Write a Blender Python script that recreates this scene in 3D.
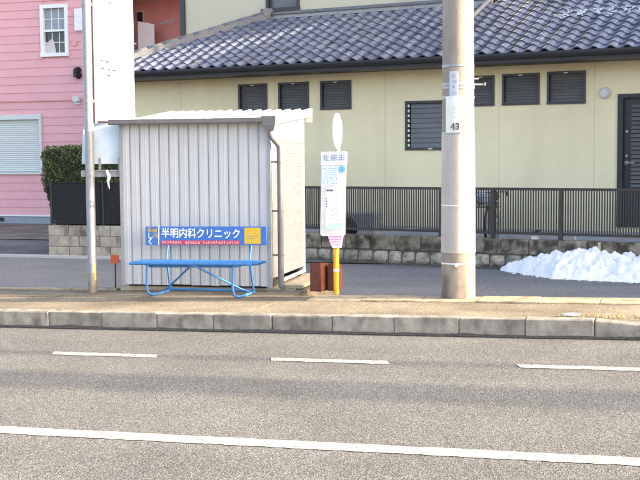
import bpy, math, random
from math import sin, cos, radians, pi, sqrt
from mathutils import Vector, Matrix, noise
random.seed(7)
sc = bpy.context.scene
for o in list(bpy.data.objects): bpy.data.objects.remove(o)
C = sc.collection

# ------------------------------------------------------------------ camera, sky, sun, exposure
EYE = 1.706
cd = bpy.data.cameras.new('camera'); cam = bpy.data.objects.new('camera', cd); C.objects.link(cam)
cd.sensor_width = 36; cd.lens = 1150 / 640 * 36; cd.clip_end = 3000; cd.clip_start = .05
cam.location = (0, 0, EYE)
cam.matrix_world = Matrix.Translation((0, 0, EYE)) @ Matrix.Rotation(radians(90 - 4.376), 4, 'X') @ Matrix.Rotation(math.atan(-.008), 4, 'Z')
sc.camera = cam
SUN_AZ, SUN_EL = 100.0, 18.0
w = bpy.data.worlds.new('World'); sc.world = w; w.use_nodes = True
nt = w.node_tree; bg = nt.nodes['Background']
sky = nt.nodes.new('ShaderNodeTexSky'); sky.sky_type = 'NISHITA'; sky.sun_disc = False
sky.sun_elevation = radians(SUN_EL); sky.sun_rotation = radians(SUN_AZ)
sky.air_density = .6; sky.dust_density = 3.0; sky.ozone_density = .5
nt.links.new(sky.outputs[0], bg.inputs[0]); bg.inputs[1].default_value = .15
sd = bpy.data.lights.new('sun', 'SUN'); sun = bpy.data.objects.new('sun', sd); C.objects.link(sun)
sd.energy = 2.7; sd.angle = radians(.55); sd.color = (1, .88, .72)
S = Vector((sin(radians(SUN_AZ)) * cos(radians(SUN_EL)), cos(radians(SUN_AZ)) * cos(radians(SUN_EL)), sin(radians(SUN_EL))))
sun.rotation_euler = S.to_track_quat('Z', 'Y').to_euler(); sun.location = S * 60
vs = sc.view_settings; vs.view_transform = 'Standard'; vs.look = 'None'; vs.gamma = 1; vs.use_curve_mapping = False
vs.exposure = 2.75
vs.use_white_balance = True; vs.white_balance_temperature = 7400; vs.white_balance_tint = 10

# ------------------------------------------------------------------ materials
def mat(name, col, rough=.75, var=.12, scale=5, bump=0, bscale=60, metal=0, rnd=0, stretch=(1, 1, 1), stain=None, emit=None, spec=.4, coat=0, col2=None, detail=6):
    m = bpy.data.materials.new(name); m.use_nodes = True
    n = m.node_tree.nodes; l = m.node_tree.links; b = n['Principled BSDF']
    b.inputs['Roughness'].default_value = rough; b.inputs['Metallic'].default_value = metal
    b.inputs['Specular IOR Level'].default_value = spec; b.inputs['Coat Weight'].default_value = coat
    tc = n.new('ShaderNodeTexCoord'); mp = n.new('ShaderNodeMapping'); mp.inputs['Scale'].default_value = stretch
    oi = n.new('ShaderNodeObjectInfo'); l.new(tc.outputs['Object'], mp.inputs['Vector'])
    off = n.new('ShaderNodeVectorMath'); off.operation = 'MULTIPLY_ADD'
    l.new(oi.outputs['Random'], off.inputs[0]); off.inputs[1].default_value = (37, 21, 11); l.new(mp.outputs[0], off.inputs[2])
    nz = n.new('ShaderNodeTexNoise'); nz.inputs['Scale'].default_value = scale; nz.inputs['Detail'].default_value = detail
    nz.inputs['Roughness'].default_value = .65; l.new(off.outputs[0], nz.inputs['Vector'])
    rp = n.new('ShaderNodeValToRGB'); c2 = col2 or col
    rp.color_ramp.elements[0].position = .3; rp.color_ramp.elements[1].position = .7
    rp.color_ramp.elements[0].color = (*[max(0, x * (1 - var)) for x in col], 1)
    rp.color_ramp.elements[1].color = (*[min(1, x * (1 + var)) for x in c2], 1)
    l.new(nz.outputs[0], rp.inputs[0]); out = rp.outputs[0]
    if stain:       # (colour, scale, stretch, low, high)
        sm = n.new('ShaderNodeMapping'); sm.inputs['Scale'].default_value = stain[2]; l.new(tc.outputs['Object'], sm.inputs['Vector'])
        so = n.new('ShaderNodeVectorMath'); so.operation = 'MULTIPLY_ADD'; l.new(oi.outputs['Random'], so.inputs[0]); so.inputs[1].default_value = (17, 41, 5); l.new(sm.outputs[0], so.inputs[2])
        sn = n.new('ShaderNodeTexNoise'); sn.inputs['Scale'].default_value = stain[1]; sn.inputs['Detail'].default_value = 8; l.new(so.outputs[0], sn.inputs['Vector'])
        sr = n.new('ShaderNodeValToRGB'); sr.color_ramp.elements[0].position = stain[3]; sr.color_ramp.elements[1].position = stain[4]; l.new(sn.outputs[0], sr.inputs[0])
        mx = n.new('ShaderNodeMix'); mx.data_type = 'RGBA'; l.new(sr.outputs[0], mx.inputs[0]); l.new(out, mx.inputs[6]); mx.inputs[7].default_value = (*stain[0], 1); out = mx.outputs[2]
    if rnd:
        hs = n.new('ShaderNodeHueSaturation'); mr = n.new('ShaderNodeMapRange'); mr.inputs[3].default_value = 1 - rnd; mr.inputs[4].default_value = 1 + rnd
        l.new(oi.outputs['Random'], mr.inputs[0]); l.new(mr.outputs[0], hs.inputs['Value']); l.new(out, hs.inputs['Color']); out = hs.outputs[0]
    l.new(out, b.inputs['Base Color'])
    if bump:
        bn = n.new('ShaderNodeTexNoise'); bn.inputs['Scale'].default_value = bscale; bn.inputs['Detail'].default_value = 5; l.new(off.outputs[0], bn.inputs['Vector'])
        bp = n.new('ShaderNodeBump'); bp.inputs['Strength'].default_value = bump; bp.inputs['Distance'].default_value = .01
        l.new(bn.outputs[0], bp.inputs['Height']); l.new(bp.outputs[0], b.inputs['Normal'])
    if emit: b.inputs['Emission Color'].default_value = (*emit, 1); b.inputs['Emission Strength'].default_value = 1
    return m

def asphalt(name, dark, light, grain=95, mortar=(.11, .1, .095), bump=.35, patch=.25, tint=None):
    m = bpy.data.materials.new(name); m.use_nodes = True
    n = m.node_tree.nodes; l = m.node_tree.links; b = n['Principled BSDF']; b.inputs['Roughness'].default_value = .85; b.inputs['Specular IOR Level'].default_value = .25
    tc = n.new('ShaderNodeTexCoord')
    vo = n.new('ShaderNodeTexVoronoi'); vo.inputs['Scale'].default_value = grain; l.new(tc.outputs['Object'], vo.inputs['Vector'])
    sx = n.new('ShaderNodeSeparateColor'); l.new(vo.outputs['Color'], sx.inputs[0])
    r = n.new('ShaderNodeValToRGB'); e = r.color_ramp.elements
    e[0].position = .0; e[0].color = (*dark, 1); e[1].position = 1; e[1].color = (*light, 1)
    k = e.new(.78); k.color = (*[(d * .62 + q * .38) for d, q in zip(dark, light)], 1); l.new(sx.outputs[0], r.inputs[0])
    d2 = n.new('ShaderNodeValToRGB'); d2.color_ramp.elements[0].position = .35; d2.color_ramp.elements[1].position = .62; l.new(vo.outputs['Distance'], d2.inputs[0])
    mx = n.new('ShaderNodeMix'); mx.data_type = 'RGBA'; l.new(d2.outputs[0], mx.inputs[0]); l.new(r.outputs[0], mx.inputs[6]); mx.inputs[7].default_value = (*mortar, 1)
    nz = n.new('ShaderNodeTexNoise'); nz.inputs['Scale'].default_value = 1.1; nz.inputs['Detail'].default_value = 7; l.new(tc.outputs['Object'], nz.inputs['Vector'])
    mr = n.new('ShaderNodeMapRange'); mr.inputs[1].default_value = .3; mr.inputs[2].default_value = .7; mr.inputs[3].default_value = 1 - patch; mr.inputs[4].default_value = 1 + patch; l.new(nz.outputs[0], mr.inputs[0])
    # wheel-worn streaks running along the road
    mp = n.new('ShaderNodeMapping'); mp.inputs['Scale'].default_value = (.05, 1.6, 1); l.new(tc.outputs['Object'], mp.inputs[0])
    n3 = n.new('ShaderNodeTexNoise'); n3.inputs['Scale'].default_value = 1; n3.inputs['Detail'].default_value = 4; l.new(mp.outputs[0], n3.inputs[0])
    m3 = n.new('ShaderNodeMapRange'); m3.inputs[1].default_value = .3; m3.inputs[2].default_value = .7; m3.inputs[3].default_value = 1 - patch * .6; m3.inputs[4].default_value = 1 + patch * .6; l.new(n3.outputs[0], m3.inputs[0])
    mm = n.new('ShaderNodeMath'); mm.operation = 'MULTIPLY'; l.new(mr.outputs[0], mm.inputs[0]); l.new(m3.outputs[0], mm.inputs[1])
    hs = n.new('ShaderNodeHueSaturation'); l.new(mx.outputs[2], hs.inputs['Color']); l.new(mm.outputs[0], hs.inputs['Value'])
    l.new(hs.outputs[0], b.inputs['Base Color'])
    bp = n.new('ShaderNodeBump'); bp.inputs['Strength'].default_value = bump; bp.inputs['Distance'].default_value = .006; bp.invert = True
    l.new(vo.outputs['Distance'], bp.inputs['Height']); l.new(bp.outputs[0], b.inputs['Normal'])
    return m

M = {}
M['road'] = asphalt('road_asphalt', (.13, .13, .124), (.36, .356, .333), 115, (.068, .067, .063), .4, .13)
M['sideroad'] = asphalt('side_asphalt', (.17, .178, .185), (.33, .34, .345), 80, (.11, .11, .115), .2, .12)
M['walk'] = asphalt('pavement', (.22, .185, .13), (.42, .365, .275), 90, (.13, .11, .078), .5, .42)
M['gravel'] = asphalt('gravel', (.2, .17, .14), (.4, .35, .3), 30, (.12, .1, .085), .8, .3)
M['drive'] = asphalt('driveway', (.15, .145, .145), (.3, .29, .28), 60, (.09, .09, .09), .3, .35)
M['line'] = mat('road_paint', (.5, .465, .39), .8, .15, 30, .8, 140, stain=((.19, .183, .172), 34, (.6, 1, 1), .52, .66))
M['kerb'] = mat('kerb_concrete', (.28, .255, .22), .9, .25, 9, .6, 130, rnd=.1, stain=((.13, .114, .095), 6, (1.4, 1, .8), .44, .72))
M['edging'] = mat('edging_concrete', (.4, .315, .21), .9, .25, 14, .6, 110, rnd=.07, stain=((.2, .14, .09), 6, (1, 1, 1), .5, .75))
M['dirt'] = mat('kerb_dirt', (.06, .055, .05), .95, .4, 30, .6, 90)
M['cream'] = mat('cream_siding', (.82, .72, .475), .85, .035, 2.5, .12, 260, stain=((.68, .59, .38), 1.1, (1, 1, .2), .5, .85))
M['upcream_shade'] = mat('upper_siding_shaded', (.6, .55, .405), .85, .035, 2.5, .12, 260)  # cream siding with the upper wall's shade put into its colour
M['joint'] = mat('caulk', (.62, .55, .36), .8, .05, 8)
M['dark'] = mat('dark_aluminium', (.035, .033, .036), .45, .15, 12, metal=0, spec=.5)
M['darkfascia'] = mat('dark_fascia', (.028, .029, .034), .5, .2, 6, spec=.4)
M['louver'] = mat('louver_glass', (.12, .118, .12), .35, .2, 3, spec=.55)
M['glass'] = mat('window_glass', (.03, .034, .04), .12, .2, 3, spec=.6)
M['tile'] = mat('roof_tile', (.1, .118, .172), .34, .2, 9, .2, 60, rnd=.25, spec=.5, stain=((.21, .2, .19), 7, (1, 1, 1), .52, .8))
M['ridge'] = mat('ridge_tile', (.15, .155, .17), .5, .2, 9, .2, 60, rnd=.15)
M['mortar'] = mat('pale_mortar', (.45, .45, .46), .9, .15, 10)
M['deck'] = mat('roof_underlay', (.03, .03, .035), .9)
M['blockrough'] = mat('split_block', (.36, .32, .255), .95, .3, 14, 1.0, 45, rnd=.2, stain=((.12, .105, .085), 7, (1, 1, 1), .45, .68))
M['blocktop'] = mat('stained_block', (.24, .205, .155), .95, .3, 10, .7, 60, rnd=.15, stain=((.055, .048, .038), 6, (1, 1, .8), .42, .62))
M['blockleft'] = mat('grey_block', (.34, .31, .25), .95, .2, 10, .6, 70, rnd=.12, stain=((.12, .105, .085), 6, (1, 1, .4), .5, .7))
M['core'] = mat('mortar_core', (.1, .09, .075), .95, .3, 20)
M['fence'] = mat('fence_brown', (.045, .04, .038), .5, .2, 9)
M['concrete'] = mat('apron_concrete', (.42, .41, .4), .9, .12, 4, .2, 80)
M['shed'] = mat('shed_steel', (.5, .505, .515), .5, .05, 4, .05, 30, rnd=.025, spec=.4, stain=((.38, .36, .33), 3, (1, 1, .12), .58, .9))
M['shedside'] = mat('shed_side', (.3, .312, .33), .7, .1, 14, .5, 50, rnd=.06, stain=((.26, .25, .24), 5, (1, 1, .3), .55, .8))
M['shedroof'] = mat('shed_roof', (.66, .66, .66), .45, .06, 5)
M['gutter'] = mat('gutter_brown', (.16, .15, .155), .5, .15, 8)
M['pipe'] = mat('pipe_mauve', (.17, .165, .175), .45, .12, 8)
M['bench'] = mat('blue_paint', (.03, .17, .43), .45, .2, 16, coat=.1, stain=((.1, .16, .25), 18, (1, 1, 1), .56, .74))
M['signblue'] = mat('sign_blue', (.045, .16, .48), .4, .08, 8)
M['signyellow'] = mat('sign_yellow', (.72, .45, .05), .5, .1, 30)
M['white'] = mat('white_paint', (.82, .82, .8), .5, .03, 6)
M['red'] = mat('sign_red', (.6, .05, .08), .5, .1, 20)
M['ink'] = mat('ink', (.12, .13, .17), .7, .1, 20)
M['inkblue'] = mat('ink_blue', (.18, .25, .4), .7, .1, 20)
M['board'] = mat('board_grey', (.62, .61, .6), .45, .06, 12)
M['paperblue'] = mat('paper_pale_blue', (.55, .66, .82), .6, .05, 14)
M['paper'] = mat('paper_white', (.66, .69, .76), .6, .05, 14)
M['badge'] = mat('badge_blue', (.13, .45, .78), .5, .05, 14)
M['mint'] = mat('mint', (.45, .68, .6), .6, .15, 25)
M['pinkink'] = mat('pink_ink', (.75, .2, .45), .6, .1, 25)
M['yellowpole'] = mat('yellow_pole', (.78, .42, .03), .45, .15, 20, stain=((.5, .26, .05), 14, (1, 1, .5), .58, .75))
M['brown'] = mat('rust_brown', (.16, .048, .028), .75, .25, 14, .3, 60, stain=((.1, .035, .02), 9, (1, 1, .5), .5, .75))
M['steel'] = mat('galvanised', (.27, .285, .3), .5, .15, 20, metal=.3)
M['steelblue'] = mat('sign_back', (.55, .63, .68), .4, .06, 6, metal=.2)
M['pole'] = mat('pole_concrete', (.29, .262, .225), .9, .2, 6, .4, 120, stretch=(1, 1, .25), stain=((.2, .17, .15), 4, (1, 1, .18), .5, .72))
M['polelow'] = mat('pole_grime', (.29, .25, .2), .95, .25, 9, .5, 110, stain=((.13, .11, .1), 5, (1, 1, .3), .46, .66))
M['sleeve'] = mat('pole_sleeve', (.42, .38, .34), .75, .08, 6, .2, 200, stain=((.36, .32, .31), 3.5, (1, 1, 1.6), .56, .75))
M['plate'] = mat('plate_white', (.72, .72, .68), .5, .06, 12)
M['platepale'] = mat('plate_pale', (.5, .54, .6), .5, .06, 12)
M['orange'] = mat('orange_plastic', (.85, .14, .05), .5, .15, 20)
M['wood'] = mat('pale_wood', (.5, .42, .3), .85, .2, 14, .3, 60)
M['pink'] = mat('pink_siding', (.76, .39, .41), .75, .05, 4, .08, 120, rnd=.03)
M['salmon'] = mat('salmon_wall', (.66, .29, .26), .8, .1, 5)
M['soffit'] = mat('soffit', (.55, .45, .4), .8, .05, 5)
M['found'] = mat('foundation', (.3, .33, .37), .9, .08, 6)
M['shutter'] = mat('shutter', (.62, .65, .62), .6, .05, 5)
M['curtain'] = mat('curtain', (.6, .55, .53), .9, .1, 12)
M['beige'] = mat('beige_blind', (.42, .38, .34), .8, .1, 8)
M['snow'] = mat('snow', (.8, .8, .8), .85, .05, 9, .8, 45, spec=.15, stain=((.55, .53, .5), 9, (1, 1, 1), .62, .85))
M['snow'].node_tree.nodes['Principled BSDF'].inputs['Subsurface Weight'].default_value = .25
M['frost'] = mat('frost', (.42, .46, .5), .6, .2, 20)
M['leaf'] = mat('hedge_leaf', (.028, .05, .018), .65, .4, 7, rnd=.1, col2=(.065, .085, .03))
M['stem'] = mat('stem', (.03, .035, .018), .9, .2, 10)
M['net'] = mat('black_net', (.016, .017, .02), .85, .2, 10)
M['black'] = mat('black_plastic', (.015, .015, .017), .5, .2, 10)
M['acbody'] = mat('ac_body', (.4, .42, .43), .6, .06, 8)
M['cable'] = mat('cable_sheath', (.02, .02, .02), .6)
M['grass'] = mat('dry_grass', (.32, .25, .11), .9, .35, 20, col2=(.22, .22, .08))
M['ground'] = asphalt('earth', (.16, .13, .1), (.3, .26, .2), 25, (.1, .08, .06), .5, .3)
M['oldwood'] = mat('plaster_wall', (.5, .46, .4), .85, .08, 5)

# ------------------------------------------------------------------ mesh builder
class MB:
    def __init__(s): s.v = []; s.f = []; s.sm = []
    def add(s, vs, fs, smooth=False):
        k = len(s.v); s.v += [tuple(x) for x in vs]; s.f += [tuple(i + k for i in f) for f in fs]; s.sm += [smooth] * len(fs); return s
    def box(s, x0, x1, y0, y1, z0, z1):
        return s.add([(x0, y0, z0), (x1, y0, z0), (x1, y1, z0), (x0, y1, z0), (x0, y0, z1), (x1, y0, z1), (x1, y1, z1), (x0, y1, z1)],
                     [(0, 3, 2, 1), (4, 5, 6, 7), (0, 1, 5, 4), (1, 2, 6, 5), (2, 3, 7, 6), (3, 0, 4, 7)])
    def cbox(s, x0, x1, y0, y1, z0, z1, c=.008):      # chamfered box
        ax = ((x0, x1), (y0, y1), (z0, z1)); vs = []; idx = {}
        for i in (0, 1):
            for j in (0, 1):
                for k in (0, 1):
                    for a in range(3):
                        p = [ax[0][i], ax[1][j], ax[2][k]]; sg = (1 - 2 * i, 1 - 2 * j, 1 - 2 * k)
                        for b in range(3):
                            if b != a: p[b] += sg[b] * c
                        idx[(i, j, k, a)] = len(vs); vs.append(p)
        fs = []
        for a in range(3):
            b, d = (a + 1) % 3, (a + 2) % 3
            for e in (0, 1):
                q = []
                for (m, n_) in ((0, 0), (1, 0), (1, 1), (0, 1)):
                    key = [0, 0, 0]; key[a] = e; key[b] = m; key[d] = n_; q.append(idx[(*key, a)])
                fs.append(tuple(q) if e else tuple(q[::-1]))
        for a in range(3):                             # edge chamfers along axis a
            b, d = (a + 1) % 3, (a + 2) % 3
            for m in (0, 1):
                for n_ in (0, 1):
                    def K(e, axn):
                        key = [0, 0, 0]; key[a] = e; key[b] = m; key[d] = n_; return idx[(*key, axn)]
                    q = [K(0, b), K(1, b), K(1, d), K(0, d)]
                    if (m ^ n_): q = q[::-1]
                    fs.append(tuple(q))
        for i in (0, 1):
            for j in (0, 1):
                for k in (0, 1):
                    q = [idx[(i, j, k, 0)], idx[(i, j, k, 1)], idx[(i, j, k, 2)]]
                    if (i + j + k) % 2 == 0: q = q[::-1]
                    fs.append(tuple(q))
        return s.add(vs, fs)
    def tube(s, pts, r, n=10, cap=True, smooth=True):
        pts = [Vector(p) for p in pts]; rs = r if isinstance(r, (list, tuple)) else [r] * len(pts); vs = []; fs = []
        up = None
        for i, p in enumerate(pts):
            d = ((pts[i + 1] - p).normalized() if i < len(pts) - 1 else Vector((0, 0, 0))) + ((p - pts[i - 1]).normalized() if i else Vector((0, 0, 0)))
            d.normalize()
            if up is None: up = d.orthogonal().normalized()
            up = (up - d * up.dot(d)).normalized(); sd_ = d.cross(up)
            for k in range(n):
                a = 2 * pi * k / n; vs.append(p + (up * cos(a) + sd_ * sin(a)) * rs[i])
        for i in range(len(pts) - 1):
            for k in range(n):
                a, b = i * n + k, i * n + (k + 1) % n; fs.append((a, b, b + n, a + n))
        s.add(vs, fs, smooth)
        if cap:
            s.add(vs[:n], [tuple(range(n))[::-1]]); s.add(vs[-n:], [tuple(range(n))])
        return s
    def prism(s, poly, y0, y1, ax='y'):              # poly in (x,z) extruded along y (or (x,y) along z, (y,z) along x)
        f = {'y': lambda a, b, h: (a, h, b), 'z': lambda a, b, h: (a, b, h), 'x': lambda a, b, h: (h, a, b)}[ax]
        n = len(poly); vs = [f(a, b, y0) for a, b in poly] + [f(a, b, y1) for a, b in poly]
        fs = [tuple(range(n)), tuple(range(2 * n - 1, n - 1, -1))] + [(i, (i + 1) % n, (i + 1) % n + n, i + n)[::-1] for i in range(n)]
        return s.add(vs, fs)
    def disc(s, c, r, y0, y1, n=28, rz=None):        # round plate facing y
        rz = rz or r
        return s.prism([(c[0] + r * cos(2 * pi * k / n), c[1] + rz * sin(2 * pi * k / n)) for k in range(n)], y0, y1)
    def mesh(s, name, m, off=(0, 0, 0), fix=True):
        me = bpy.data.meshes.new(name); o = Vector(off)
        me.from_pydata([tuple(Vector(v) - o) for v in s.v], [], s.f)
        me.polygons.foreach_set('use_smooth', s.sm)
        if fix:
            import bmesh
            bm = bmesh.new(); bm.from_mesh(me); bmesh.ops.recalc_face_normals(bm, faces=bm.faces); bm.to_mesh(me); bm.free()
        me.materials.append(m); me.update(); return me

class Fr:        # upright frame: s to the right, t away from the road, z up
    def __init__(s, o, ang, grade=0):
        a = radians(ang); s.o = Vector(o); s.ang = a; s.g = grade
        s.u = Vector((cos(a), -sin(a), 0)); s.v = Vector((sin(a), cos(a), 0))
    def w(s, p): return s.o + p[0] * s.u + p[1] * s.v + Vector((0, 0, p[2] + s.g * p[0]))
O0 = (-.007, 10.742, 0)
RF = Fr(O0, 17, .019)                 # the road
HF = Fr((0, 0, 0), 28)                # cream house, its fence
PF = Fr((0, 0, 0), 18)                # pink house
RT = Matrix.Translation(O0) @ Matrix.Rotation(radians(-17), 4, 'Z') @ Matrix.Rotation(-math.atan(.019), 4, 'Y')

def tag(o, label, cat, group=None):
    o['label'] = label; o['category'] = cat
    if group: o['group'] = group
    return o
def thing(name, label, cat, fr, org=(0, 0, 0), group=None, ang=None):
    o = bpy.data.objects.new(name, None); C.objects.link(o); o.empty_display_size = .2
    o.location = fr.w(org); o.rotation_euler = (0, 0, -fr.ang); tag(o, label, cat, group)
    ORG[o.name] = Vector(org); return o
ORG = {}
def part(th, name, mb, m, parent=None, kind=None, label=None):
    o = bpy.data.objects.new(name, mb.mesh(name, M[m] if isinstance(m, str) else m, ORG[th.name])); C.objects.link(o); o.parent = parent or th
    if kind: o['kind'] = kind
    if label: o['label'] = label
    return o
def piece(par, name, me, loc, rot=(0, 0, 0), scl=None):
    o = bpy.data.objects.new(name, me); C.objects.link(o); o.parent = par; o.location = loc; o.rotation_euler = rot
    if scl: o.scale = scl
    return o
def struct(name, mb, m, mtx=None, kind='structure', fix=True):
    o = bpy.data.objects.new(name, mb.mesh(name, M[m], fix=fix)); C.objects.link(o); o['kind'] = kind
    if mtx is not None: o.matrix_world = mtx
    return o
def text(par, body, size, loc, m, thick=.0015, align='CENTER', sx=1, bold=0, name='lettering', org=None):
    cu = bpy.data.curves.new(name, 'FONT'); cu.body = body; cu.size = size; cu.align_x = align; cu.align_y = 'CENTER'; cu.extrude = thick; cu.offset = bold
    t = bpy.data.objects.new(name, cu); C.objects.link(t); bpy.context.view_layer.update()
    me = bpy.data.meshes.new_from_object(t.evaluated_get(bpy.context.evaluated_depsgraph_get())); bpy.data.objects.remove(t)
    me.name = name; me.materials.clear(); me.materials.append(M[m])
    o = bpy.data.objects.new(name, me); C.objects.link(o); o.parent = par
    o.location = Vector(loc) - ORG[org.name if org else par.name]; o.rotation_euler = (pi / 2, 0, 0); o.scale = (sx, 1, 1)
    return o
def uplift(seed, x, y, sc_): return noise.noise(Vector((x * sc_ + seed, y * sc_, seed * 1.7)))

# ------------------------------------------------------------------ ground, roads, pavement
big = MB().add([(-400, -400, -.6), (400, -400, -.6), (400, 500, -.6), (-400, 500, -.6)], [(0, 1, 2, 3)])
struct('ground', big, 'ground', RT)
struct('road', MB().add([(-60, -11, 0), (60, -11, 0), (60, .06, 0), (-60, .06, 0)], [(0, 1, 2, 3)]), 'road', RT)
def line_mark(name, s0, s1, t0, t1, skew=0):
    mb = MB(); n = max(2, int((s1 - s0) / .05)); vs = []
    for i in range(n + 1):
        s = s0 + (s1 - s0) * i / n
        vs += [(s + skew, t0 + random.uniform(-.007, .007), .004), (s, t1 + random.uniform(-.007, .007), .004)]
    return mb.add(vs, [(2 * i, 2 * i + 2, 2 * i + 3, 2 * i + 1) for i in range(n)])
struct('road_marking', line_mark('road_marking', -30, 30, -4.155, -3.99), 'line', RT)
for k in range(-5, 6):
    struct('road_marking', line_mark('road_marking', -2.05 + 2.03 * k, -2.05 + 2.03 * k + 1.0, -1.475, -1.335, .05), 'line', RT)
struct('side_road', MB().add([RF.o + RF.u * a + RF.v * b + Vector((0, 0, -.14)) for a, b in ((-34, 1.2), (34, 1.2), (34, 8.05), (-34, 8.05))], [(0, 1, 2, 3)]), 'sideroad')
struct('driveway', MB().add([RF.o + RF.u * a + RF.v * b + Vector((0, 0, z)) for a, b, z in ((-34, 7.95, -.12), (12, 7.95, -.12), (12, 11, -.06), (-34, 11, -.06))], [(0, 1, 2, 3)]), 'drive')
struct('gravel_yard', MB().add([RF.o + RF.u * a + RF.v * b + Vector((0, 0, z)) for a, b, z in ((-40, 10.7, -.05), (14, 10.7, -.05), (14, 40, .0), (-40, 40, .0))], [(0, 1, 2, 3)]), 'gravel')
# raised edge strip at the far side of the side road, left
mb = MB(); mb.box(-20, -3.0, 7.83, 7.98, -.3, -.095)
e = struct('gutter_edge', mb, 'concrete', Matrix.Translation(O0) @ Matrix.Rotation(radians(-17), 4, 'Z'))

def rear(s):
    if s > -.8: return 1.56
    if s > -3.05: return 3.45
    if s > -4.2: return 2.02
    return min(2.9, 2.02 + (-4.2 - s) * .06)
mb = MB(); ss = [x * .2 for x in range(-130, 131)]; ss = sorted(set(ss + [-.8, -.7999, -3.05, -3.0499])); cols = 8
vs = []
for s in ss:
    for j in range(cols + 1):
        t = .17 + (rear(s) - .17) * j / cols
        z = .158 - min(.09, max(0, s - 2.54) * .075) * max(0, 1 - (t - .17) / .8) + .006 * uplift(3, s, t, 2.2) + .004 * uplift(9, s, t, 7)
        vs.append((s, t, z))
fs = [(i * (cols + 1) + j, (i + 1) * (cols + 1) + j, (i + 1) * (cols + 1) + j + 1, i * (cols + 1) + j + 1) for i in range(len(ss) - 1) for j in range(cols)]
mb.add(vs, fs)
vb = [];
for s in ss: vb += [(s, rear(s), .16), (s, rear(s), -.7)]
mb.add(vb, [(2 * i, 2 * i + 1, 2 * i + 3, 2 * i + 2) for i in range(len(ss) - 1)])
struct('pavement', mb, 'walk', RT)
# kerb: one stone every 0.6 m
kerb = struct('kerb', MB().box(-40, 2.5, .03, .165, -.3, .14).box(2.5, 40, .03, .165, -.3, .05), 'core', RT)
kvar = []
for q in range(5):
    b = MB().cbox(-.298, .298, 0, .17, -.05, .166, .006 + .001 * q)
    b.v = [(x + random.uniform(-.002, .002), y + random.uniform(-.003, .003), z + random.uniform(-.003, .003)) for x, y, z in b.v]
    kvar.append(b.mesh('kerb_stone', M['kerb']))
for k in range(-22, 4):
    piece(kerb, 'kerb_stone', kvar[k % 5], (.12 + .6 * k + .3, random.uniform(-.004, .004), random.uniform(-.003, .003)), (0, random.uniform(-.003, .003), random.uniform(-.004, .004)))
hh = .166
for k in range(4, 14):
    h2 = max(.07, hh - (.045 if k < 6 else 0)); b = MB().cbox(-.297, .297, 0, .17, -.05, hh, .012)
    b.v = [(x, y, z - (hh - h2) * (x + .297) / .594 if z > .03 else z) for x, y, z in b.v]
    piece(kerb, 'kerb_stone', b.mesh('kerb_stone', M['kerb']), (.12 + .6 * k + .3, 0, 0)); hh = h2
# dirt and moss packed along the foot of the kerb
mb = MB(); vs = []; n = 500
for i in range(n + 1):
    s = -8 + 14 * i / n; wd = .02 + .02 * abs(uplift(5, s, 0, 3)) + .006 * random.random()
    vs += [(s, -wd, .0045), (s, .004, .026 + .012 * uplift(6, s, 0, 4) + .005 * random.random())]
mb.add(vs, [(2 * i, 2 * i + 2, 2 * i + 3, 2 * i + 1) for i in range(n)])
struct('kerb_dirt', mb, 'dirt', RT, 'stuff')
# flat edging stones at the back of the pavement
edg = struct('pavement_edging', MB().box(-.5, 14, 1.2, 1.565, -.3, .15), 'core', RT)
em = MB().cbox(-.297, .297, -.06, .06, -.1, .176, .006).mesh('edging_stone', M['edging'])
em2 = MB().cbox(-.298, .298, -.21, .21, -.1, .174, .005).mesh('edging_stone', M['edging'])
for k in range(24):
    piece(edg, 'edging_stone', em2, (-.2 + .6 * k, 1.355, random.uniform(-.004, .004)), (0, 0, random.uniform(-.005, .005)))
edl = struct('pavement_edging', MB().box(-14, -3.1, 1.94, 2.02, -.3, .15), 'core', RT)
for k in range(18):
    piece(edl, 'edging_stone', em, (-3.4 - .6 * k, 1.97, random.uniform(-.004, .004)), (0, 0, random.uniform(-.008, .008)))
# dry grass and litter along the kerb top
mb = MB()
for i in range(1500):
    s = random.choice((random.uniform(-5.5, 4.5), random.gauss(2.6, .6), random.gauss(-2.2, .5))); t = .17 + abs(random.gauss(0, .02 + .03 * (s > 2))); h = random.uniform(.006, .03) * (1.5 if s > 2.2 else .6); a = random.uniform(0, 6.3); r = .003; dx, dy = random.uniform(-.02, .02), random.uniform(-.015, .015)
    mb.add([(s - r * cos(a), t - r * sin(a), .155), (s + r * cos(a), t + r * sin(a), .155), (s + dx, t + dy, .157 + h)], [(0, 1, 2)])
for i in range(900):
    s = random.uniform(-5.5, 4.5); t = random.uniform(.2, 1.45); r = random.uniform(.002, .007); a = random.uniform(0, 6.3)
    z = .165
    mb.add([(s + r * cos(a + k * 1.57), t + r * sin(a + k * 1.57), z + random.uniform(0, .004)) for k in range(4)], [(0, 1, 2, 3)])
struct('dry_grass', mb, 'grass', RT, 'stuff', fix=False)

# ------------------------------------------------------------------ cream house
def wall_holes(mb, x0, x1, z0, z1, y, holes, depth=.09):
    xs = sorted({x0, x1, *[h[0] for h in holes], *[h[1] for h in holes]}); zs = sorted({z0, z1, *[h[2] for h in holes], *[h[3] for h in holes]})
    for i in range(len(xs) - 1):
        for j in range(len(zs) - 1):
            cx, cz = (xs[i] + xs[i + 1]) / 2, (zs[j] + zs[j + 1]) / 2
            if any(h[0] < cx < h[1] and h[2] < cz < h[3] for h in holes): continue
            mb.add([(xs[i], y, zs[j]), (xs[i + 1], y, zs[j]), (xs[i + 1], y, zs[j + 1]), (xs[i], y, zs[j + 1])], [(0, 1, 2, 3)])
    for a, b, c, d in holes:
        mb.add([(a, y, c), (b, y, c), (b, y, d), (a, y, d), (a, y + depth, c), (b, y + depth, c), (b, y + depth, d), (a, y + depth, d)],
               [(0, 1, 5, 4), (1, 2, 6, 5), (2, 3, 7, 6), (3, 0, 4, 7)])
    return mb
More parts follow.
